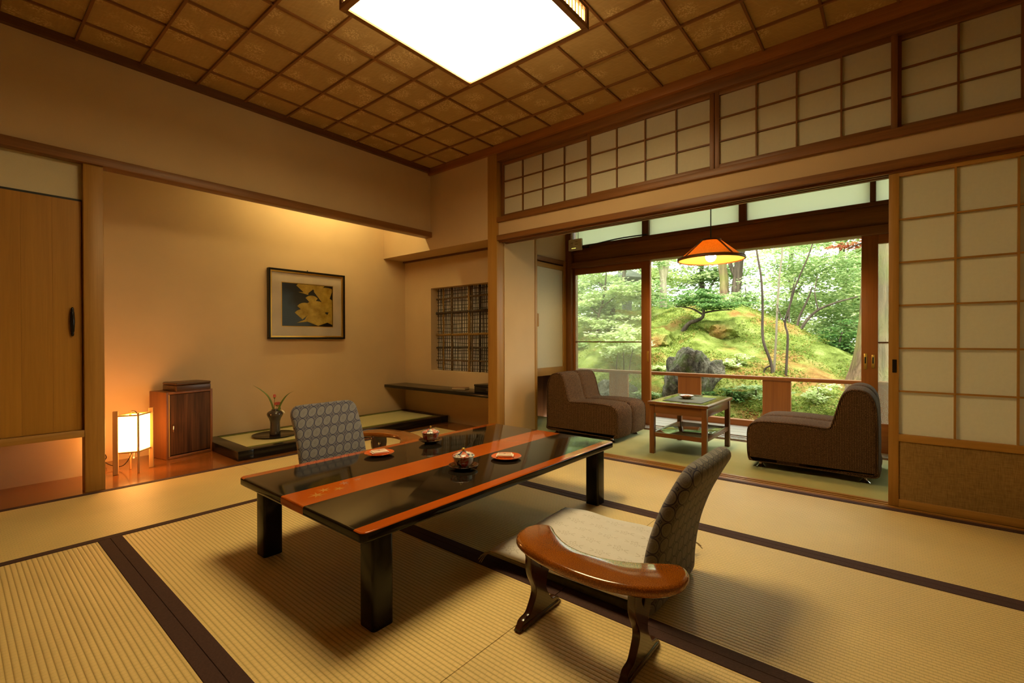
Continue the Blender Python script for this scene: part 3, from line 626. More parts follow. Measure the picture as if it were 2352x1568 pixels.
bm = bmesh.new(); tube(bm, catmull([(-.03, .0, .145), (-.06, -.02, .07), (-.12, -.05, .02), (-.22, -.10, .03), (-.30, -.15, .09), (-.36, -.11, .10), (-.40, -.08, .04), (-.42, -.12, .008), (-.44, -.20, .006)], 5), .0028, 6)
link('power_cord', mesh('power_cord', bm, True), MT['black'], al)
# hidden striplight above the alcove beam
ls = thing('alcove_striplight', 'strip lamp tucked behind the beam high in the alcove', 'lamp', (-4.0, 2.38, 2.40))
box('housing', -.04, .04, -.55, .55, 0, .05, MT['white_plastic'], ls, .004)
bm = bmesh.new(); tube(bm, [(0, -.52, -.018), (0, .52, -.018)], .014, 10); link('lamp_tube', mesh('lamp_tube', bm, True), emit('striplight_glow', (1, .82, .34), 92), ls)
# vase with flowers on a round tray
tray = thing('round_tray', 'flat round black tray under the flower vase', 'tray', (-4.145, 1.80, .0725))
bm = bmesh.new(); lathe(bm, [(.150, 0), (.170, .004), (.176, .010), (.170, .0105), (.165, .007), (.01, .0065)], 48); link('disc', mesh('disc', bm, True, 50), MT['lacquer_soft'], tray)
vz = thing('flower_vase', 'dark grey-brown vase with rounded shoulder on the round tray', 'vase', (-4.142, 1.803, .0795))
MT['vase'] = plain('grey_brown_glaze', (.055, .042, .034), .15, 0, .5, .4, .25, 8)
bm = bmesh.new(); lathe(bm, [(.001, 0), (.042, 0), (.0435, .006), (.041, .04), (.0385, .085), (.040, .115), (.048, .14), (.060, .16), (.0645, .175), (.061, .190), (.047, .202), (.032, .208), (.027, .213), (.0285, .217), (.022, .216), (.022, .17), (.02, .10)], 40, cap=False); link('body', mesh('body', bm, True), MT['vase'], vz)
fl = thing('flower_arrangement', 'arrangement of two pink roses and long blades in the vase', 'flowers', (-4.142, 1.803, .24))
MT['blade'] = plain('blade_green', (.10, .16, .02), .5, var=.25, vscale=20); MT['rose'] = plain('rose_pink', (.62, .16, .13), .6, var=.2, vscale=60); MT['stem'] = plain('stem_brown', (.14, .10, .03), .6); MT['bud'] = plain('bud_white', (.75, .70, .52), .5)
right = Vector((.77, .64, 0))
def blade(pts, w, name='leaf_blade'):
    P = catmull(pts, 6); bm = bmesh.new(); rows_ = []
    for i, p in enumerate(P):
        t = i/(len(P)-1); hw = w*math.sin(PI*min(1, .18+.82*t))**.7*(1-t*.35) if t < 1 else .0004
        q = Vector(p); cr = Vector((-right.y, right.x, .25)).normalized()*.6+right*.8
        cr.normalize(); rows_.append((bm.verts.new(q-cr*hw), bm.verts.new(q+Vector((0, 0, -hw*.35))), bm.verts.new(q+cr*hw)))
    for a, b in zip(rows_, rows_[1:]):
        bm.faces.new((a[0], a[1], b[1], b[0])); bm.faces.new((a[1], a[2], b[2], b[1]))
    r_ = bmesh.ops.extrude_face_region(bm, geom=list(bm.faces)); bmesh.ops.translate(bm, verts=[v for v in r_['geom'] if isinstance(v, bmesh.types.BMVert)], vec=(.0004, -.0006, .0003))
    link(name, mesh(name, bm, True), MT['blade'], fl)
R_ = lambda a, z, d=0: tuple(right*a+Vector((-.64, .77, 0))*d+Vector((0, 0, z)))
blade([R_(0, -.03), R_(-.02, .08), R_(-.06, .17), R_(-.13, .23), R_(-.19, .262)], .0085)
blade([R_(.01, -.03), R_(.04, .08), R_(.08, .15), R_(.12, .19), R_(.165, .212)], .0105)
for a in ((-.03, .05, .012), (.03, .045, .02), (-.015, .035, -.02), (.045, .07, .01), (-.04, .03, .01), (.02, .03, -.015)): blade([R_(0, -.02), R_(a[0]*.6, a[1]*.5, a[2]), R_(a[0], a[1], a[2])], .012, 'small_leaf')
def stem(pts): 
    bm = bmesh.new(); tube(bm, catmull(pts, 5), .0022, 6); link('stem', mesh('stem', bm, True), MT['stem'], fl)
stem([R_(0, -.03), R_(-.006, .06), R_(-.004, .15)]); stem([R_(0, -.03), R_(.012, .04), R_(.02, .085)]); stem([R_(.01, -.02), R_(.03, .02), R_(.06, .04)])
def rose(c, r, hgt, layers):
    bm = bmesh.new(); rr = random.Random(5)
    for l in range(layers):
        n = 3+2*l
        for k in range(n):
            a = 2*PI*k/n+l*.7; rad = r*(l+.6)/layers; op = .25+.5*l/layers
            pts = []
            for i in range(4):
                for j in range(3):
                    t = i/3; s = (j-1)*.75*r*(l+1.2)/layers*math.sin(PI*(.25+.6*t))
                    rd = rad*(.35+.65*t)+op*r*.3*t*t; d = Vector((math.cos(a), math.sin(a), 0)); tg = Vector((-d.y, d.x, 0))
                    pts.append(bm.verts.new(Vector(c)+d*rd*(1-abs(j-1)*.18)+tg*s+Vector((0, 0, hgt*(t*(1-.25*l/layers))))))
            for i in range(3):
                for j in range(2): bm.faces.new((pts[i*3+j], pts[i*3+j+1], pts[(i+1)*3+j+1], pts[(i+1)*3+j]))
    f = link('rose', mesh('rose', bm, True), MT['rose'], fl)
    bm = bmesh.new(); lathe(bm, [(.001, -.010), (r*.5, -.006), (r*.65, .002), (r*.4, .006)], 10, c[0], c[1], False)
    for v in bm.verts: v.co.z += c[2]
    link('calyx', mesh('calyx', bm, True), MT['blade'], f)
rose(R_(-.004, .155), .012, .032, 2); rose(R_(.022, .09), .026, .030, 4)
bm = bmesh.new(); P = [Vector(R_(.058, .048)), Vector(R_(.066, .040)), Vector(R_(.078, .028)), Vector(R_(.086, .020))]; tube(bm, P, [.003, .007, .006, .001], 8); link('white_bud', mesh('white_bud', bm, True), MT['bud'], fl)

# ================================================================ LOW TABLE
tb = thing('low_table', 'long low black lacquered table with red stripes on the tatami', 'table', (-1.65, 1.557, 0))
hx, hy, zt, th = .452, .790, .331, .033
def rrect(hx, hy, r, n=6):
    o = []
    for cx, cy, a0 in ((hx-r, hy-r, 0), (-hx+r, hy-r, 90), (-hx+r, -hy+r, 180), (hx-r, -hy+r, 270)):
        for k in range(n+1): a = math.radians(a0+90*k/n); o.append((cx+r*math.cos(a), cy+r*math.sin(a)))
    return o
def tabletop_mat():
    t = NT('striped_lacquer_top'); X, Y, Z = t.xyz()
    a = t.math('ABSOLUTE', t.math('SUBTRACT', X, .012)); s1 = t.math('LESS_THAN', a, .083)
    e = t.math('MULTIPLY', t.math('GREATER_THAN', t.math('ABSOLUTE', X), .402), t.math('GREATER_THAN', Z, zt-.0035))
    f = t.math('MAXIMUM', s1, e)
    n = t.noise(t.coord(), 3, 2)
    c = t.mix(f, (.011, .0085, .006), t.ramp(n, [(.3, (.34, .062, .005)), (.7, (.41, .078, .007))]))
    return t.done(t.bsdf(c, .075, 0, .24, t.bump(t.noise(t.coord(), 6, 2), .006, .01)))
bm = bmesh.new(); slab(bm, rrect(hx, hy, .022), zt-th, zt, .007, 4); link('tabletop', mesh('tabletop', bm, True, 50), tabletop_mat(), tb)
bm = bmesh.new(); slab(bm, rrect(.0385, .0385, .012, 4), 0, zt-th+.002, .002, 2); lg = mesh('leg', bm, True, 50); lg.materials.append(MT['lacquer_black'])
for sx in (-1, 1):
    for sy in (-1, 1): link('leg', lg, None, tb, (sx*(hx-.068), sy*(hy-.094), 0))
# maple-leaf inlay near the table end
MT['inlay'] = plain('gold_inlay', (.62, .26, .05), .25, .3); MT['inlay2'] = plain('dusky_inlay', (.42, .16, .10), .3, .2)
def maple(cx, cy, r, rot, mat):
    bm = bmesh.new(); o = []
    for k in range(7):
        a = rot+2*PI*k/7; o.append((cx+r*math.cos(a)*(1 if k % 2 else .8), cy+r*math.sin(a)*(1 if k % 2 else .8)))
        a += PI/7; o.append((cx+r*.28*math.cos(a), cy+r*.28*math.sin(a)))
    bm.faces.new([bm.verts.new((p[0], p[1], zt+.0003)) for p in o]); r_ = bmesh.ops.extrude_face_region(bm, geom=list(bm.faces)); bmesh.ops.translate(bm, verts=[v for v in r_['geom'] if isinstance(v, bmesh.types.BMVert)], vec=(0, 0, -.0004))
    link('leaf_inlay', mesh('leaf_inlay', bm), mat, tb)
for a in ((.02, -.70, .035, .2), (-.012, -.655, .03, 1.1), (.015, -.61, .026, .6), (-.03, -.56, .024, 2.0), (-.035, -.50, .02, .9)): maple(a[0], a[1], a[2], a[3], MT['inlay'] if a[2] > .025 else MT['inlay2'])
# tea cups, saucers, plates and sweets
def cup_mat():
    t = NT('painted_porcelain'); X, Y, Z = t.xyz(); th_ = t.math('ARCTAN2', Y, X); v = t.coord(); n = t.noise(v, 38, 3, .6, 1.5); n2 = t.noise(v, 24, 2)
    pan = t.math('GREATER_THAN', t.math('SINE', t.math('MULTIPLY', th_, 4)), .05)
    a = t.ramp(n, [(.42, (.03, .035, .09)), (.50, (.62, .60, .55)), (.6, (.70, .68, .62))]); b = t.ramp(n, [(.42, (.42, .07, .04)), (.52, (.55, .24, .18)), (.6, (.60, .45, .38))])
    return t.done(t.bsdf(t.mix(pan, b, a), .12, 0, .5, coat=.3))
MT['cup'] = cup_mat(); MT['saucer'] = plain('dark_red_saucer', (.055, .014, .008), .1, 0, .5, .5); MT['plate'] = plain('orange_red_plate', (.60, .090, .012), .12, 0, .5, .4)
def saucer(loc, label):
    o = thing('saucer', label, 'saucer', loc, 0, 'tea saucers on the table')
    bm = bmesh.new(); lathe(bm, [(.001, 0), (.032, 0), (.034, .004), (.05, .008), (.0645, .016), (.0655, .0175), (.063, .0175), (.048, .0105), (.03, .008), (.001, .008)], 40, cap=False); link('dish', mesh('dish', bm, True), MT['saucer'], o)
def cup(loc, label, rz, knobr):
    o = thing('tea_cup', label, 'tea cup', loc, rz, 'lidded tea cups on the table')
    bm = bmesh.new(); lathe(bm, [(.001, 0), (.022, 0), (.023, .004), (.034, .010), (.042, .024), (.0445, .040), (.045, .047), (.042, .047), (.04, .03), (.001, .012)], 40, cap=False); link('bowl', mesh('bowl', bm, True), MT['cup'], o)
    bm = bmesh.new(); lathe(bm, [(.001, .0475), (.049, .0475), (.0505, .0485), (.050, .0505), (.040, .058), (.022, .065), (.008, .068)], 40, cap=False); l = link('lid', mesh('lid', bm, True), MT['cup'], o)
    bm = bmesh.new(); lathe(bm, [(.004, .066), (.004, .070), (knobr, .074), (knobr, .081), (.003, .083)], 16); link('knob', mesh('knob', bm, True), MT['gold'], l)
saucer((-1.972, 1.690, .3312), 'dark saucer under the lidded cup at the far edge'); cup((-1.972, 1.690, .3396), 'painted lidded tea cup standing nearer the blue-backed floor chair', .4, .0045)
saucer((-1.462, 1.440, .3312), 'dark saucer under the lidded cup nearer the armrest'); cup((-1.462, 1.440, .3396), 'painted lidded tea cup in the middle of the nearer black band', 1.3, .0075)
def sweet_mat():
    t = NT('printed_wrapper'); X, Y, Z = t.xyz(); i = t.math('MULTIPLY', t.math('LESS_THAN', t.math('ABSOLUTE', X), .030), t.math('LESS_THAN', t.math('ABSOLUTE', Y), .018))
    i = t.math('MULTIPLY', i, t.math('GREATER_THAN', Z, .010)); n = t.noise(t.coord(), 90, 3)
    d = t.math('SQRT', t.math('ADD', t.math('MULTIPLY', X, X), t.math('MULTIPLY', t.math('SUBTRACT', Y, .004), t.math('SUBTRACT', Y, .004))))
    c = t.mix(i, (.74, .68, .58), t.ramp(n, [(.35, (.50, .28, .19)), (.65, (.60, .42, .32))])); c = t.mix(t.math('MULTIPLY', t.math('LESS_THAN', d, .006), i), c, (.12, .08, .07))
    return t.done(t.bsdf(c, .6))
MT['sweet'] = sweet_mat()
def plate(loc, label):
    o = thing('sweet_plate', label, 'plate', loc, 0, 'small sweet plates on the table')
    bm = bmesh.new(); lathe(bm, [(.001, 0), (.036, 0), (.038, .003), (.058, .006), (.0715, .011), (.0725, .0125), (.070, .0125), (.055, .0085), (.001, .0075)], 44, cap=False); link('dish', mesh('dish', bm, True), MT['plate'], o)
def sweet(loc, rz, label):
    o = thing('wrapped_sweet', label, 'sweet', loc, rz, 'wrapped sweets on the plates')
    bm = bmesh.new(); bx(bm, -.036, .036, -.025, .025, 0, .013, .004, 2); link('packet', mesh('packet', bm, True, 60), MT['sweet'], o)
    for s in (-1, 1):
        bm = bmesh.new(); bx(bm, s*.036-.004, s*.036+.006, -.025, .025, .005, .0062); link('crimped_end', mesh('crimped_end', bm), MT['sweet'], o)
plate((-1.963, 1.353, .3312), 'orange-red plate with a wrapped sweet beside the blue-backed floor chair'); sweet((-1.963, 1.353, .3392), 1.30, 'white wrapped sweet on the plate beside the blue-backed floor chair')
plate((-1.428, 1.692, .3312), 'orange-red plate with a wrapped sweet beside the nearer lidded cup'); sweet((-1.436, 1.690, .3392), .66, 'white wrapped sweet on the plate between the nearer cup and veranda')

# ================================================================ FLOOR CHAIRS, ARMRESTS, CUSHION
def floor_chair(loc, rz, label):
    o = thing('floor_chair', label, 'chair', loc, rz, 'legless floor chairs at the low table')
    spine = catmull([(0.0, .012), (.003, .10), (.022, .22), (.062, .34), (.112, .44), (.150, .505)], 8)
    L = [0]
    for a, b in zip(spine, spine[1:]): L.append(L[-1]+(b-a).length)
    tot = L[-1]; bm = bmesh.new(); rings = []; n = 40
    for i, p in enumerate(spine):
        t = tot-L[i]; bW, bT = .212, .031
        rc = .062; Wd = bW-(rc-math.sqrt(max(0, rc*rc-max(0, rc-t)**2)) if t < rc else 0); rt = .030; Th = bT*(math.sqrt(max(0, 1-((rt-t)/rt)**2)) if t < rt else 1)
        if i < 4: Th *= (.55, .8, .93, .98)[i]
        Th = max(Th, .0015)
        d = (spine[min(i+1, len(spine)-1)]-spine[max(i-1, 0)]).normalized(); nx, nz = d.y, -d.x
        ring = []
        for k in range(n):
            a = 2*PI*k/n; ca_, sa_ = math.cos(a), math.sin(a); e = .42
            u = Wd*(1 if ca_ >= 0 else -1)*abs(ca_)**.30; v = Th*(1 if sa_ >= 0 else -1)*abs(sa_)**.62
            ring.append(bm.verts.new((p.x+nx*v, u, p.y+nz*v)))
        rings.append(ring)
    for a, b in zip(rings, rings[1:]):
        for k in range(n): bm.faces.new((a[k], a[(k+1) % n], b[(k+1) % n], b[k]))
    bm.faces.new(rings[0][::-1]); bm.faces.new(rings[-1])
    link('backrest', mesh('backrest', bm, True), MT['rings'], o)
    bm = bmesh.new(); slab(bm, [(-.235+p[0], p[1]) for p in rrect(.225, .205, .05)], 0, .026, .008, 3); link('seat', mesh('seat', bm, True, 50), MT['olive'], o)
    return o
floor_chair((-.615, 1.625, 0), 0, 'floor chair with ring-patterned back nearest the veranda armchairs, beside cream cushion')
floor_chair((-2.60, 1.485, 0), PI, 'floor chair with blue ring-patterned back on the alcove side of the table')
cu_ = thing('floor_cushion', 'cream flower-patterned floor cushion in front of the nearer floor chair', 'cushion', (-.945, 1.665, .027), .04)
bm = bmesh.new(); N = 44; hw, hl = .305, .295; rngs = {}
for side in (1, -1):
    G = []
    for i in range(N+1):
        row_ = []
        for j in range(N+1):
            u, v = -1+2*i/N, -1+2*j/N
            e = (1-abs(u)**4)*(1-abs(v)**4); pin = 1-.035*(1-u*u)*abs(v)**6
            z = .036+side*(.034*max(0, e)**.5)+(.007*mnoise.noise(Vector((u*2.6, v*2.0, 1.3)))+.0055*mnoise.noise(Vector((u*2.0+v*4, v*7, 4)))) * (side == 1)*max(0, e)**.3
            key = (i, j) if i in (0, N) or j in (0, N) else (i, j, side)
            if key not in rngs: rngs[key] = bm.verts.new((u*hw*(1-.03*(1-v*v)*abs(u)**6), v*hl*pin, z))
            row_.append(rngs[key])
        G.append(row_)
    for i in range(N):
        for j in range(N): bm.faces.new((G[i][j], G[i+1][j], G[i+1][j+1], G[i][j+1]))
link('pad', mesh('pad', bm, True), MT['zabuton'], cu_)
MT['cord'] = plain('beige_thread', (.42, .30, .17), .8)
for sx in (-1, 1):
    for sy in (-1, 1):
        bm = bmesh.new()
        for k in range(5):
            a = math.atan2(sy, sx)+(k-2)*.35; tube(bm, catmull([(sx*hw*.985, sy*hl*.985, .03), (sx*hw+.02*math.cos(a), sy*hl+.02*math.sin(a), .022), (sx*hw+.042*math.cos(a), sy*hl+.042*math.sin(a), .0 if k % 2 else .004)], 4), .0012, 5)
        link('tassel', mesh('tassel', bm), MT['cord'], cu_)
def armrest(loc, rz, label):
    o = thing('armrest', label, 'armrest', loc, rz, 'curved lacquered armrests')
    out = catmull([(-.262, .085), (-.275, .025), (-.245, -.045), (-.15, -.092), (-.02, -.116), (.10, -.112), (.205, -.075), (.262, -.01), (.268, .06), (.238, .105), (.195, .098), (.10, .035), (0, .008), (-.09, .022), (-.165, .068), (-.215, .108)], 5, True)
    bm = bmesh.new(); slab(bm, [(p.x, p.y) for p in out], .232, .262, .0125, 4); link('arm_top', mesh('arm_top', bm, True, 60), MT['amber'], o)
    hv = [(.0, -.022), (.013, -.006), (.019, .008), (.015, .019), (.006, .021), (0, .014), (-.006, .021), (-.015, .019), (-.019, .008), (-.013, -.006)]
    half = [(.095, 0), (.100, .012), (.090, .024), (.060, .030), (.045, .048), (.030, .072), (.025, .092), (.031, .115), (.047, .145), (.055, .175), (.054, .205), (.050, .230)]
    prof = half+[(-a, b) for a, b in half[::-1]]
    prof = [(p.x, p.y) for p in catmull([(a, b, 0) for a, b in prof], 3, True)]
    me = curve_mesh('leg', [prof, [(a*.80, .172+b*.9) for a, b in hv]], .018)
    me.materials.clear(); me.materials.append(MT['arm_leg'])
    me.transform(Matrix(((0, 0, 1, 0), (1, 0, 0, 0), (0, 1, 0, 0), (0, 0, 0, 1))))
    mn = min(v.co.z for v in me.vertices); me.transform(Matrix.Translation((0, 0, -mn)))
    for x in (-.198, .150):
        l = link('leg', me, None, o, (x, .012, 0))
        bm = bmesh.new(); bx(bm, -.0155, .0155, -.098, .098, 0, .018, .005, 2); link('foot', mesh('foot', bm, True, 50), MT['arm_leg'], l)
    return o
armrest((-.693, 1.205, 0), 0, 'amber lacquered curved armrest on two legs nearest the camera')
armrest((-2.60, 1.905, 0), PI, 'brown curved armrest beside the blue ring-patterned floor chair')

# ================================================================ CEILING LAMP
cl = thing('ceiling_lamp', 'large square ceiling lamp with wooden lattice sides, switched on', 'lamp', (-1.512, 1.528, 2.36))
LX, LY, LH = .393, .413, .105
MT['lampframe'] = wood('lamp_frame_wood', (.20, .085, .028), (.30, .14, .05), 'X', .5)
MT['lamp_white'] = emit('ceiling_lamp_glow', LAMP, 27); MT['lamp_side'] = emit('ceiling_lamp_side_glow', LAMP, 18)
for z0, z1, fw in ((0, .022, .027), (LH-.016, LH, .016)):
    for s in (-1, 1):
        box('frame_bar', -LX, LX, LY-fw if s > 0 else -LY, LY if s > 0 else -LY+fw, z0, z1, MT['lampframe'], cl, .0015)
        box('frame_bar', LX-fw if s > 0 else -LX, LX if s > 0 else -LX+fw, -LY+fw, LY-fw, z0, z1, MT['lampframe'], cl, .0015)
for sx in (-1, 1):
    for sy in (-1, 1): box('corner_post', sx*(LX-.012)-.0115, sx*(LX-.012)+.0115, sy*(LY-.012)-.0115, sy*(LY-.012)+.0115, .022, LH-.016, MT['lampframe'], cl)
for s in (-1, 1):
    bm = bmesh.new(); n = 30
    for k in range(1, n): x = -LX+2*LX*k/n; bx(bm, x-.0022, x+.0022, s*(LY-.008)-.004, s*(LY-.008)+.004, .022, LH-.016)
    link('lattice', mesh('lattice', bm), MT['lampframe'], cl)
    bm = bmesh.new()
    for k in range(1, n): y = -LY+2*LY*k/n; bx(bm, s*(LX-.008)-.004, s*(LX-.008)+.004, y-.0022, y+.0022, .022, LH-.016)
    link('lattice', mesh('lattice', bm), MT['lampframe'], cl)
    box('side_paper', -LX+.02, LX-.02, s*(LY-.018)-.0005, s*(LY-.018)+.0005, .022, LH-.016, MT['lamp_side'], cl)
    box('side_paper', s*(LX-.018)-.0005, s*(LX-.018)+.0005, -LY+.02, LY-.02, .022, LH-.016, MT['lamp_side'], cl)
box('diffuser', -LX+.028, LX-.028, -LY+.028, LY-.028, .010, .014, MT['lamp_white'], cl)
box('top_plate', -LX+.02, LX-.02, -LY+.02, LY-.02, LH-.010, LH-.004, MT['white_plastic'], cl)
bm = bmesh.new(); lathe(bm, [(.08, LH-.004), (.08, .268), (.11, .27), (.11, .2795)], 32); link('ceiling_mount', mesh('ceiling_mount', bm, True, 40), MT['white_plastic'], cl)

# ================================================================ VERANDA FURNITURE
def armchair(loc, rz, label):
    o = thing('armchair', label, 'armchair', loc, rz, 'armless veranda armchairs')
    P = catmull([(.015, .045), (.0, .12), (.0, .30), (.006, .46), (.025, .535), (.065, .578), (.12, .588), (.165, .572), (.195, .525), (.222, .43), (.243, .355), (.262, .332), (.33, .334), (.45, .338), (.58, .336), (.67, .328), (.715, .305), (.735, .265), (.738, .18), (.735, .10), (.725, .055), (.70, .045), (.5, .045), (.25, .045)], 4, True)
    prof = [(p.x, p.y) for p in P]; hwid = .30; r = .030; bm = bmesh.new(); rings = []
    ws = []
    for k in range(6): a = PI/2*k/5; ws.append((-hwid+r*(1-math.cos(a)), r*(1-math.sin(a))))
    for t in (-.15, -.06, -.018, -.007, 0, .007, .018, .06, .15): ws.append((t, max(0, .011*(1-abs(t)/.018)) if abs(t) < .02 else -.004))
    for k in range(5, -1, -1): a = PI/2*k/5; ws.append((hwid-r*(1-math.cos(a)), r*(1-math.sin(a))))
    for wv, ins in ws: rings.append([bm.verts.new((q[0], wv, q[1])) for q in offset2(prof, ins)])
    n = len(prof)
    for a, b in zip(rings, rings[1:]):
        for k in range(n): bm.faces.new((a[k], a[(k+1) % n], b[(k+1) % n], b[k]))
    bm.faces.new(rings[0][::-1]); bm.faces.new(rings[-1])
    body = link('upholstery', mesh('upholstery', bm, True, 70), MT['tweed'], o)
    for s in (-1, 1):
        bm = bmesh.new(); q = offset2(prof, .007); pts = [(a, s*(hwid-.004), b) for a, b in q]; tube(bm, pts+[pts[0]], .0045, 6); link('piping', mesh('piping', bm, True), MT['tweed'], body)
    bm = bmesh.new(); lathe(bm, [(.030, 0), (.030, .004), (.020, .012), (.012, .024), (.012, .05)], 20); ft = mesh('foot', bm, True, 40); ft.materials.append(MT['chrome'])
    for a in (.07, .655):
        for s in (-1, 1): link('foot', ft, None, o, (a, s*.235, 0))
    return o
armchair((-2.565, 3.935, -.008), 0, 'brown tweed armchair standing before the papered cupboard door')
armchair((-.072, 3.895, -.008), PI, 'brown tweed armchair standing beside the closed paper sliding door')
ct = thing('coffee_table', 'small wooden side table with lower shelf between the two armchairs', 'table', (-1.283, 3.865, -.008))
WC = {a: wood('table_wood_'+a, (.14, .045, .011), (.23, .085, .020), a, .3, coat=.2) for a in 'XYZ'}
hx, hy, H = .232, .338, .412
tp = plain('green_black_top', (.10, .085, .045), .08, 0, .5, .4)
bm = bmesh.new(); slab(bm, rrect(hx, hy, .008, 3), H-.022, H, .004, 2); top_ = link('table_top', mesh('table_top', bm, True, 50), WC['Y'], ct)
box('inset', -hx+.022, hx-.022, -hy+.022, hy-.022, H-.002, H+.0006, tp, top_)
for sx in (-1, 1):
    for sy in (-1, 1): box('leg', sx*(hx-.032)-.0185, sx*(hx-.032)+.0185, sy*(hy-.034)-.0185, sy*(hy-.034)+.0185, 0, H-.022, WC['Z'], ct, .002)
for s in (-1, 1):
    box('apron', -hx+.045, hx-.045, s*(hy-.034)-.011, s*(hy-.034)+.011, H-.092, H-.022, WC['X'], ct, .001); box('apron', s*(hx-.032)-.011, s*(hx-.032)+.011, -hy+.05, hy-.05, H-.092, H-.022, WC['Y'], ct, .001)
    box('stretcher', s*(hx-.032)-.010, s*(hx-.032)+.010, -hy+.05, hy-.05, .135, .168, WC['Y'], ct, .001)
    box('stretcher', -hx+.05, hx-.05, s*(hy-.034)-.010, s*(hy-.034)+.010, .135, .168, WC['X'], ct, .001)
box('shelf', -hx+.044, hx-.044, -hy+.046, hy-.046, .155, .165, tp, ct, .001)
tag(box('placemat', -1.43, -1.13, 3.63, 4.02, .4048, .4075, plain('dark_green_mat', (.07, .075, .035), .6, 0, .3, 0, .2, 80), bev=.001), 'dark green placemat on the small side table', 'placemat')
ad = thing('ashtray', 'small white dish with reddish markings on the placemat', 'dish', (-1.318, 3.86, .4076))
bm = bmesh.new(); lathe(bm, [(.001, 0), (.030, 0), (.034, .004), (.052, .016), (.060, .024), (.061, .026), (.058, .026), (.046, .017), (.03, .009), (.001, .008)], 10, cap=False)
def dish_mat():
    t = NT('spotted_porcelain'); n = t.noise(t.coord(), 55, 3); return t.done(t.bsdf(t.ramp(n, [(.42, (.50, .14, .08)), (.5, (.62, .50, .40)), (.6, (.70, .63, .52))]), .15, 0, .5, coat=.3))
link('bowl', mesh('bowl', bm, True), dish_mat(), ad)
# pendant lamp
pd = thing('pendant_lamp', 'orange conical pendant lamp hanging over the small side table', 'lamp', (-1.139, 3.90, 1.535))
def shade_mat():
    t = NT('orange_woven_shade'); n = t.noise(t.coord(), 160, 3, .7); c = t.ramp(n, [(.3, (.52, .25, .06)), (.7, (.80, .47, .15))])
    d = t.bsdf(c, .8, 0, .2); tl = t.n('ShaderNodeBsdfTranslucent'); t.set(tl.inputs[0], c); return t.done(t.mixsh(.36, d, tl))
bm = bmesh.new(); n = 48; lathe(bm, [(.246, .0), (.072, .150)], n, cap=False); r_ = bmesh.ops.extrude_face_region(bm, geom=list(bm.faces))
for v in [v for v in r_['geom'] if isinstance(v, bmesh.types.BMVert)]: v.co.x *= .99; v.co.y *= .99; v.co.z -= .002
link('shade', mesh('shade', bm, True, 60), shade_mat(), pd)
bm = bmesh.new(); lathe(bm, [(.247, -.012), (.255, -.008), (.252, .012), (.244, .012), (.246, -.006)], 48, cap=False); link('rim_band', mesh('rim_band', bm, True), WD['X'], pd)
bm = bmesh.new(); lathe(bm, [(.080, .143), (.078, .156), (.066, .160), (.012, .162)], 40, cap=False); link('cap', mesh('cap', bm, True), WD['X'], pd)
for k in range(4):
    a = math.radians(236+90*k); c_, s_ = math.cos(a), math.sin(a); bm = bmesh.new(); tg = Vector((-s_, c_, 0)); nr = Vector((c_*.65, s_*.65, .75)).normalized()
    P = [Vector((c_*.248, s_*.248, .002)), Vector((c_*.074, s_*.074, .152))]; q = [bm.verts.new(p+tg*d*.009+nr*.003) for p in P for d in (-1, 1)]; bm.faces.new((q[0], q[1], q[3], q[2]))
    r_ = bmesh.ops.extrude_face_region(bm, geom=list(bm.faces)); bmesh.ops.translate(bm, verts=[v for v in r_['geom'] if isinstance(v, bmesh.types.BMVert)], vec=-nr*.004); link('rib', mesh('rib', bm), WD['Z'], pd)
bm = bmesh.new(); tube(bm, [(0, 0, .155), (0, 0, .825)], .0042, 8); link('cord', mesh('cord', bm, True), plain('dark_green_cord', (.012, .03, .02), .6), pd)
bm = bmesh.new(); lathe(bm, [(.017, .05), (.020, .06), (.020, .155)], 16); link('socket', mesh('socket', bm, True, 40), MT['black'], pd)
bm = bmesh.new(); bmesh.ops.create_uvsphere(bm, u_segments=20, v_segments=12, radius=.040); bmesh.ops.translate(bm, verts=bm.verts, vec=(0, 0, .018)); link('bulb', mesh('bulb', bm, True), emit('bulb_glow', (1, .62, .20), 420), pd)
# router on the beam
ro = thing('router', 'white router box with two short aerials beside the frosted transom', 'router', (-2.80, 4.545, 1.955), 0)
bm = bmesh.new(); bx(bm, -.088, .088, -.014, .014, -.055, .075, .007, 2); rb = link('case', mesh('case', bm, True, 50), MT['white_plastic'], ro)
for x, rr in ((-.045, .0), (.035, .0)):
    bm = bmesh.new(); tube(bm, [(x, 0, .07), (x, 0, .155)], .003, 8); link('aerial', mesh('aerial', bm, True), MT['white_plastic'] if x < 0 else MT['black'], ro)
led = emit('router_led', (1, .85, .15), 3)
for k in range(4): box('led', -.04+.015*k, -.034+.015*k, -.0152, -.0138, -.032, -.027, led, rb)
for a in ((-.055, -.02, .03, .035), (.0, .04, .01, .016), (.005, .035, .04, .045)): box('print_line', a[0], a[1], -.0146, -.0139, a[2], a[3], plain('grey_print', (.2, .18, .15), .6), rb)
bm = bmesh.new(); tube(bm, catmull([(.085, .01, -.03), (.12, .015, -.022), (.5, .02, .012), (.84, .02, .012)], 5), .007, 8); link('cable', mesh('cable', bm, True), MT['black'], ro)
box('adaptor', .09, .165, -.006, .022, -.038, -.012, MT['black'], ro, .004)

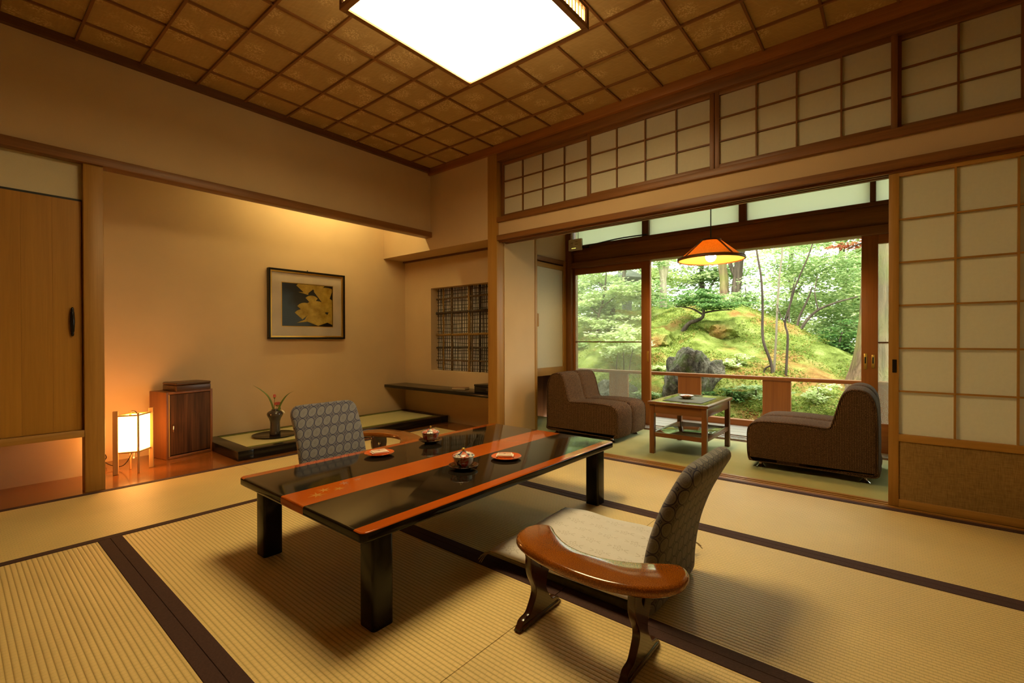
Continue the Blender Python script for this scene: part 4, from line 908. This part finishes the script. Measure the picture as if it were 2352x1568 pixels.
# ================================================================ GARDEN
def sm(a, b, x): t = max(0, min(1, (x-a)/(b-a))); return t*t*(3-2*t)
def pw(x, P):
    for (a, b), (c, d) in zip(P, P[1:]):
        if x <= c: t = max(0, (x-a)/(c-a)); return b+(d-b)*t
    return P[-1][1]
def gh(X, Y):
    b = pw(Y, [(5, -.42), (5.9, -.28), (6.3, -.02), (7.5, .72), (8.6, 1.26), (9.5, 1.52), (10.4, 1.50), (12, 1.15), (20, 1.0)])
    f = .30+.70*sm(.2, -2.6, X)
    f = f+(1-f)*(1-sm(5.8, 6.8, Y))
    f *= 1-.25*sm(-4.2, -6.5, X)
    nz = .14*mnoise.noise(Vector((X*.9, Y*.9, 0)))+.10*mnoise.noise(Vector((X*2.2, Y*2.2, 3)))+.035*mnoise.noise(Vector((X*6, Y*6, 5)))
    return b*f+nz*sm(5.2, 6.2, Y)
bm = bmesh.new(); NX, NY = 230, 190; G = []
for i in range(NX+1):
    G.append([bm.verts.new((X, Y, gh(X, Y))) for X, Y in ((-13+19*(i/NX), 5.2+15*((j/NY)**1.5)) for j in range(NY+1))])
for i in range(NX):
    for j in range(NY): bm.faces.new((G[i][j], G[i+1][j], G[i+1][j+1], G[i][j+1]))
gm = struct(link('ground', mesh('ground', bm, True), MT['moss']), 'mossy garden mound rising beyond the deck railing', 'ground')
# moss tufts: nobody could count them
rg = random.Random(11); V, Fc = [], []
def quadleaf(p, d, up, L, w):
    s = d.cross(up); s.normalize(); k = len(V)
    V.extend((p, p+d*L*.5+s*w+up*L*.10, p+d*L, p+d*L*.5-s*w+up*L*.10)); Fc.append((k, k+1, k+2)); Fc.append((k, k+2, k+3))
def flush(name, mat, parent=None):
    me = bpy.data.meshes.new(name); me.from_pydata([tuple(v) for v in V], [], Fc); me.update(); V.clear(); Fc.clear()
    me.materials.append(mat); o = bpy.data.objects.new(name, me); C.objects.link(o); o['kind'] = 'stuff'
    if parent: o.parent = parent
    return o
for k in range(95000):
    Y = 5.7+5.2*rg.random()**1.4; X = rg.uniform(-.62*Y-1.2, .6)
    if mnoise.noise(Vector((X*1.1, Y*1.1, 9))) < -.12 and Y > 6.6: continue
    p = Vector((X, Y, gh(X, Y)-.004)); a = rg.uniform(0, 2*PI); L = rg.uniform(.016, .052)*(.8+.4*mnoise.noise(Vector((X*2, Y*2, 2))))
    quadleaf(p, Vector((math.cos(a)*.8, math.sin(a)*.8, rg.uniform(.25, .9))).normalized(), Vector((0, 0, 1)), L, L*.28)
tag(flush('moss_tufts', MT['moss_tuft']), 'feathery green and rust moss growing over the garden mound', 'moss', None, 'stuff')
# rocks
def rock(name, c, r, seed, label, mat=None, sub=4, rough=.38):
    bm = bmesh.new(); bmesh.ops.create_icosphere(bm, subdivisions=sub, radius=1)
    for v in bm.verts:
        d = v.co.normalized(); q = d*1.3+Vector((seed, seed*2, 0)); k = 1+rough*mnoise.noise(q)+.18*mnoise.noise(q*2.7)+.07*mnoise.noise(q*7)
        k -= .28*abs(mnoise.noise(q*1.7+Vector((5, 5, 5))))-.10; k += .05*abs(mnoise.noise(q*5))
        v.co = Vector((d.x*r[0]*k, d.y*r[1]*k, d.z*r[2]*k))
    o = link(name, mesh(name, bm, True, 35), mat or MT['rock'], None, c); return tag(o, label, 'rock')
rock('garden_rock', (-2.20, 6.75, .05), (.36, .34, .66), 1.2, 'tall grey lichen-covered rock standing behind the railing', None, 5, .5)
rock('garden_rock', (-1.93, 6.72, -.22), (.20, .24, .38), 4.4, 'lower leaning grey slab against the tall garden rock')
rock('garden_rock', (-4.15, 7.6, .45), (.38, .38, .36), 7.7, 'mossy boulder seen through the closed glass door', MT['moss'])
rock('garden_rock', (-4.75, 7.5, .12), (.30, .3, .18), 3.1, 'pale flat stone low beside the mossy boulder')
rock('garden_rock', (-3.15, 7.75, .80), (.26, .3, .24), 5.6, 'moss-capped rock on the slope beside the glass door stile', MT['moss'], rough=.2)
rock('garden_rock', (-3.25, 6.5, -.05), (.34, .30, .30), 9.1, 'grey rock behind the railing, behind glass')
rock('garden_rock', (-2.30, 8.3, 1.02), (.30, .26, .17), 2.3, 'low moss-covered stone on the mound below the pine', MT['moss'])
# trees
def tree(name, label, base, limbs, clusters, leafmat, barkm, ls=.05, cat='tree', seed=1, flat=.6, group=None):
    rr = random.Random(seed); o = thing(name, label, cat, base, 0, group)
    for i, (pts, r0, r1) in enumerate(limbs):
        P = catmull(pts, 6); n = len(P); bm = bmesh.new()
        for k, p in enumerate(P[1:-1]): 
            p.x += r0*.35*mnoise.noise(p*2.3); p.y += r0*.35*mnoise.noise(p*2.3+Vector((9, 0, 0)))
        tube(bm, P, [r0+(r1-r0)*(k/(n-1)) for k in range(n)], 9); link('trunk' if i == 0 else 'branch', mesh('limb', bm, True), barkm, o)
    for c, rad, N in clusters:
        c = Vector(c)
        subs = [c+Vector((rr.gauss(0, .42)*rad[0], rr.gauss(0, .42)*rad[1], rr.gauss(0, .42)*rad[2])) for _ in range(max(3, N//60))]
        for k in range(N):
            s = subs[k % len(subs)]; p = s+Vector((rr.gauss(0, .17)*rad[0], rr.gauss(0, .17)*rad[1], rr.gauss(0, .10)*rad[2]))
            a = rr.uniform(0, 2*PI); d = Vector((math.cos(a), math.sin(a), rr.uniform(-.5, .25))).normalized(); up = Vector((rr.gauss(0, .35), rr.gauss(0, .35), 1)).normalized()
            L = ls*rr.uniform(.6, 1.35); quadleaf(p, d, up, L, L*.30)
    if clusters: flush('foliage', leafmat, o)
    return o
# thin stems in front of the mound
tree('slender_tree', 'dark slender crooked stem rising in the middle of the open doorway', (-1.28, 7.2, .38), [([(0, 0, -.1), (-.03, 0, .18), (-.13, 0, .50), (-.14, .02, .9), (-.15, 0, 1.35), (-.21, 0, 1.78), (-.22, 0, 2.3)], .022, .010), ([(-.04, 0, .14), (-.10, 0, .10), (-.12, .0, .02)], .014, .008)], [((-.25, .2, 2.4), (.5, .5, .5), 500)], MT['leaf_lt'], MT['bark_dk'], .055, seed=2)
tree('slender_tree', 'pale slender stem beside the dark crooked one', (-1.29, 7.25, .42), [([(0, 0, -.1), (.03, 0, .4), (.05, 0, .93), (.07, 0, 1.3), (.11, 0, 1.7), (.12, 0, 2.3)], .016, .010)], [((.15, .2, 2.45), (.5, .5, .4), 400)], MT['leaf_lt'], MT['bark_lt'], .055, seed=3)
tree('slender_tree', 'forked thin stem leaning toward the cedar trunk', (-1.14, 7.2, .32), [([(0, 0, -.1), (.02, 0, .3), (.03, 0, .62), (.0, 0, .80), (.07, 0, 1.08), (.13, 0, 1.31), (.28, 0, 1.70), (.38, 0, 2.1)], .017, .007), ([(0.0, 0, .78), (-.06, .02, .9), (-.10, 0, 1.05)], .008, .004)], [((.40, .2, 2.2), (.5, .5, .35), 350)], MT['leaf_lt'], MT['bark_dk'], .055, seed=4)
# cedar
bm = bmesh.new(); n = 40; rings = []
cdr = thing('cedar_tree', 'thick cedar trunk with flared mossy foot beside the open glass door', 'tree', (-.09, 7.55, .16))
for k in range(30):
    t = k/29; z = 4.6*t; rad = .27+.20*math.exp(-z/.45)-.02*z
    rings.append([bm.verts.new((rad*(1+.05*math.sin(7*a+z)+.035*math.sin(13*a-z*2))*math.cos(a), rad*(1+.05*math.sin(7*a+z)+.035*math.sin(13*a-z*2))*math.sin(a), z)) for a in (2*PI*q/n for q in range(n))])
for a, b in zip(rings, rings[1:]):
    for q in range(n): bm.faces.new((a[q], a[(q+1) % n], b[(q+1) % n], b[q]))
link('trunk', mesh('trunk', bm, True), MT['bark_cedar'], cdr)
# pine
tree('garden_pine', 'small pine with bent dark trunk and flat needle pads on the mound', (-2.91, 8.2, .95), [([(0, 0, -.05), (.06, 0, .10), (.17, 0, .22), (.30, 0, .26), (.39, 0, .32), (.40, 0, .46)], .045, .022), ([(.38, 0, .38), (.60, .05, .42), (.85, 0, .42)], .018, .008), ([(.38, 0, .36), (.15, .1, .48), (-.10, .05, .52)], .018, .008)],
     [((.12, .05, .60), (.45, .4, .10), 2400), ((.64, 0, .50), (.45, .4, .09), 2200), ((.38, .1, .70), (.32, .35, .09), 1500)], MT['needle'], MT['bark_dk'], .045, seed=5)
tree('twin_trunk_tree', 'pale tree forking into two trunks just beyond the glass door stile', (-3.75, 9.6, 1.30), [([(0, 0, -.1), (-.01, 0, .4), (-.02, 0, .85), (-.10, 0, 1.25), (-.17, 0, 1.7), (-.25, 0, 2.6)], .085, .045), ([(-.02, 0, .75), (.05, .02, 1.2), (.08, 0, 1.7), (.15, 0, 2.6)], .06, .04), ([(.06, 0, 1.35), (.3, .1, 1.6), (.6, .1, 1.75)], .025, .01)],
     [((-.2, .6, 1.35), (.7, .6, .45), 1300), ((.45, .8, 1.5), (.7, .6, .35), 900), ((-.1, .4, 2.2), (1.2, .9, .5), 1800)], MT['leaf_lt'], MT['bark_lt'], .075, seed=6)
tree('background_tree', 'mossy tree trunk far behind the mound under the lamp', (-3.18, 12, 1.3), [([(0, 0, -.3), (0, 0, .5), (-.03, 0, 1.1), (-.10, 0, 1.8), (-.2, 0, 3)], .12, .08)], [((-.2, .6, 2.3), (1.4, 1.0, .6), 1400)], MT['leaf_lt'], MT['bark_cedar'], .10, seed=7)
tree('background_tree', 'dark leaning tree trunk beside the mossy far trunk', (-2.95, 12, 1.3), [([(0, 0, -.3), (.03, 0, .5), (.05, 0, 1.0), (.12, 0, 1.6), (.4, 0, 2.6)], .13, .08), ([(.05, 0, 1.0), (-.12, 0, 1.45), (-.2, 0, 2.2)], .06, .03)], [((.3, .4, 2.5), (1.2, 1.0, .5), 1200)], MT['leaf_md'], MT['bark_dk'], .10, seed=8)
tree('spreading_tree', 'green spreading tree with leaning branches behind the thin stems', (-1.36, 9.5, .88), [([(0, 0, -.1), (.12, 0, .22), (.32, 0, .48), (.55, 0, .60), (.9, .0, .70)], .032, .010), ([(.0, .05, -.05), (.05, .1, .35), (.18, .1, .68), (.25, .1, .9)], .026, .010), ([(.35, 0, .5), (.30, 0, .8), (.34, 0, 1.1)], .012, .006), ([(-.05, .0, 0), (-.10, .1, .5), (.0, .1, 1.1)], .018, .008)],
     [((-.05, .3, 1.35), (.75, .6, .55), 3200), ((.65, .4, 1.15), (.75, .6, .45), 3000), ((.35, .9, .70), (.9, .5, .40), 2600), ((.1, .6, 1.9), (.8, .6, .35), 1500)], MT['leaf_md'], MT['bark_dk'], .06, seed=9)
tree('garden_shrub', 'glossy dark green shrub at the foot of the spreading tree', (-.75, 9.2, .50), [([(0, 0, -.1), (.05, 0, .25), (.1, 0, .5)], .02, .01)], [((.15, .1, .35), (.5, .4, .30), 1700), ((.5, .5, .2), (.5, .4, .25), 1000)], MT['leaf_dk'], MT['bark_dk'], .06, 'shrub', seed=10)
tree('maple_tree', 'reddish maple branch hanging at the top of the open doorway', (.25, 8.0, .3), [([(0, 0, -.2), (.0, 0, 1.0), (-.10, 0, 1.75), (-.35, 0, 1.95), (-.75, 0, 1.85)], .04, .008)], [((-.68, 0, 1.90), (.34, .25, .08), 420)], MT['leaf_red'], MT['bark_dk'], .05, seed=12)
# behind the closed glass door
tree('leafy_shrub', 'bright leafy shrub right behind the closed glass door', (-3.35, 6.9, .15), [([(0, 0, -.2), (.0, 0, .3), (-.02, 0, .65)], .012, .006), ([(.08, 0, -.1), (.10, 0, .3), (.16, 0, .6)], .012, .006), ([(-.12, 0, -.1), (-.13, 0, .3), (-.10, 0, .55)], .012, .006)], [((0, 0, .62), (.42, .35, .22), 900), ((-.2, .2, .85), (.45, .35, .22), 700)], MT['leaf_lt'], MT['bark_dk'], .075, 'shrub', seed=13)
tree('leafy_tree', 'layered green tree filling the closed glass door', (-4.6, 8.9, 1.1), [([(0, 0, -.2), (.05, 0, .5), (.25, 0, .9), (.3, 0, 1.6)], .06, .03), ([(.1, 0, .6), (-.3, 0, 1.0), (-.6, 0, 1.3)], .03, .012)], [((-.3, -.2, .45), (.7, .5, .28), 1700), ((.5, -.2, .75), (.7, .5, .25), 1700), ((-.4, .2, 1.05), (.8, .5, .3), 1500), ((.4, .3, 1.45), (.8, .5, .3), 1300)], MT['leaf_md'], MT['bark_dk'], .08, seed=14)
tree('leafy_tree', 'pale green tree at the far edge of the closed glass door', (-6.0, 9.3, 1.0), [([(0, 0, -.2), (.02, 0, .8), (-.02, 0, 1.6), (0, 0, 2.6)], .07, .05)], [((0, 0, .9), (.8, .5, .4), 1500), ((.1, 0, 1.7), (.9, .6, .45), 1700)], MT['leaf_lt'], MT['bark_dk'], .085, seed=15)
ln = thing('stone_lantern', 'dark stone lantern half hidden by leaves behind the glass door', 'lantern', (-4.78, 10.0, 1.15))
MT['stone'] = plain('grey_stone', (.13, .14, .12), .9, 0, .2, 0, .3, 9)
for nm, prof, nn in (('base', [(.30, -.1), (.30, .10), (.22, .16)], 6), ('post', [(.12, .16), (.11, .55), (.12, .72)], 16), ('platform', [(.14, .72), (.28, .80), (.28, .88)], 6), ('fire_box', [(.19, .88), (.19, 1.10)], 6), ('roof', [(.42, 1.10), (.44, 1.13), (.30, 1.22), (.12, 1.32), (.06, 1.34)], 6), ('finial', [(.05, 1.34), (.09, 1.40), (.06, 1.47), (.01, 1.53)], 14)):
    bm = bmesh.new(); lathe(bm, prof, nn); link(nm, mesh(nm, bm, nn > 8, 40), MT['stone'], ln)
# screen of trees closing the garden
bgk = [(-.2, 12.0, 1.3, 'leaf_lt'), (1.0, 13.4, 1.5, 'leaf_md'), (-8.6, 13.0, 1.5, 'leaf_lt'), (-7.0, 14.2, 1.9, 'leaf_md'), (-5.6, 12.8, 1.7, 'leaf_lt'), (-4.3, 14.0, 2.0, 'leaf_md'), (-2.2, 15.0, 1.7, 'leaf_lt'), (-.9, 13.2, 1.6, 'leaf_lt'), (.4, 12.2, 1.4, 'leaf_md'), (1.5, 11.0, 1.3, 'leaf_lt'), (-10.0, 12.0, 1.6, 'leaf_md')]
bgl = ['pale low-crowned far tree right behind the spreading tree', 'mid green far tree behind the glass of the opened door', 'pale far tree second from the house end of the garden', 'mid green far tree behind the stone lantern', 'pale far tree above the closed glass door', 'mid green far tree behind the twin trunks', 'pale far tree behind the two distant trunks', 'pale far tree behind the thin stems', 'mid green far tree behind the spreading tree', 'pale far tree behind the cedar', 'mid green far tree at the house end of the garden']
for i, (X, Y, s, mt) in enumerate(bgk):
    thin = .45 if mt == 'leaf_lt' and -3.5 < X < -1.5 else 1
    tree('background_tree', bgl[i], (X, Y, .8), [([(0, 0, -.3), (.05, 0, 1), (-.05, 0, 2), (.1, 0, 3.6)], .09, .05), ([(0, 0, 1.2), (.4, 0, 1.9), (.8, 0, 2.4)], .04, .015)],
         [((0, 0, .25), (s*.75, .7, .45), int(1600*thin)), ((0, 0, .9), (s*.75, .7, .5), int(2200*thin)), ((.2, 0, 1.8), (s*.8, .8, .55), int(2600*thin)), ((-.2, 0, 2.8), (s*.8, .8, .6), int(2400*thin)), ((.2, 0, 3.7), (s*.7, .8, .5), int(1500*thin))], MT[mt], MT['bark_dk'], .13, seed=20+i, group='trees closing the far side of the garden')
# undergrowth: bushes along the crest and ferny plants behind the railing
for i, (X, Y, rx, hz, N, mt, lb) in enumerate([
    (-5.6, 10.6, .8, .6, 2200, 'leaf_lt', 'pale bush on the crest at the outer end behind the glass'), (-4.7, 11.0, .8, .7, 2400, 'leaf_md', 'green bush on the crest behind the stone lantern'),
    (-3.5, 10.9, .8, .55, 2400, 'leaf_lt', 'pale bush on the crest just behind the twin trunks'), (-2.5, 11.0, .8, .45, 2200, 'leaf_md', 'green bush on the crest behind the small pine'),
    (-1.7, 10.8, .7, .6, 2200, 'leaf_lt', 'pale bush on the crest behind the thin stems'), (-.7, 10.6, .8, .7, 2600, 'leaf_md', 'green bush behind the spreading tree'), (.4, 10.0, .8, .6, 2200, 'leaf_lt', 'pale bush behind the cedar trunk')]):
    z = gh(X, Y)
    tree('crest_bush', lb, (X, Y, z), [([(0, 0, -.1), (.03, 0, .3), (.0, 0, .6)], .025, .012)], [((0, 0, hz*.6), (rx*.8, .5, hz*.6), N)], MT[mt], MT['bark_dk'], .07, 'shrub', seed=60+i, group='bushes along the crest of the mound')
for i, (X, Y, s, N, mt, lb) in enumerate([(-1.62, 6.45, .26, 700, 'leaf_dk', 'dark fern between the garden rock and the railing boards'), (-1.38, 6.6, .24, 600, 'leaf_md', 'green fern behind the middle railing gap'),
    (-2.75, 6.5, .26, 700, 'leaf_md', 'green fern beside the tall garden rock'), (-2.65, 7.0, .26, 600, 'leaf_lt', 'pale fern on the slope above the tall rock'), (-.72, 6.7, .22, 500, 'leaf_lt', 'pale fern behind the last railing gap'), (-1.75, 7.2, .22, 450, 'leaf_lt', 'pale fern on the slope above the leaning slab')]):
    z = gh(X, Y)
    tree('fern', lb, (X, Y, z), [([(0, 0, -.05), (.01, 0, .06), (0, 0, .12)], .008, .004)], [((0, 0, .06), (s, s, .11), N)], MT[mt], MT['bark_dk'], .05, 'fern', seed=80+i, group='ferns on the lower slope')

# leafy trees close behind the closed glass door
tree('leafy_tree', 'bright layered tree in front of the stone lantern', (-4.5, 8.1, .9), [([(0, 0, -.2), (.03, 0, .4), (.15, 0, .8), (.2, 0, 1.3)], .03, .012), ([(.05, 0, .45), (-.25, 0, .7), (-.5, 0, .9)], .016, .006), ([(.1, 0, .6), (.4, 0, .8), (.6, 0, .85)], .016, .006)],
     [((-.35, 0, .35), (.55, .35, .16), 1500), ((.35, 0, .25), (.5, .35, .16), 1300), ((-.15, .1, .75), (.6, .4, .18), 1500), ((.45, .1, .95), (.5, .4, .18), 1200), ((0, .1, 1.25), (.6, .4, .2), 1200)], MT['leaf_lt'], MT['bark_dk'], .07, seed=41)
tree('leafy_shrub', 'mid green shrub low at the outer edge of the closed glass door', (-4.9, 7.4, .45), [([(0, 0, -.2), (0, 0, .3), (.02, 0, .6)], .012, .006)], [((0, 0, .45), (.4, .3, .2), 1200), ((.3, .1, .25), (.4, .3, .2), 1000)], MT['leaf_md'], MT['bark_dk'], .06, 'shrub', seed=42)
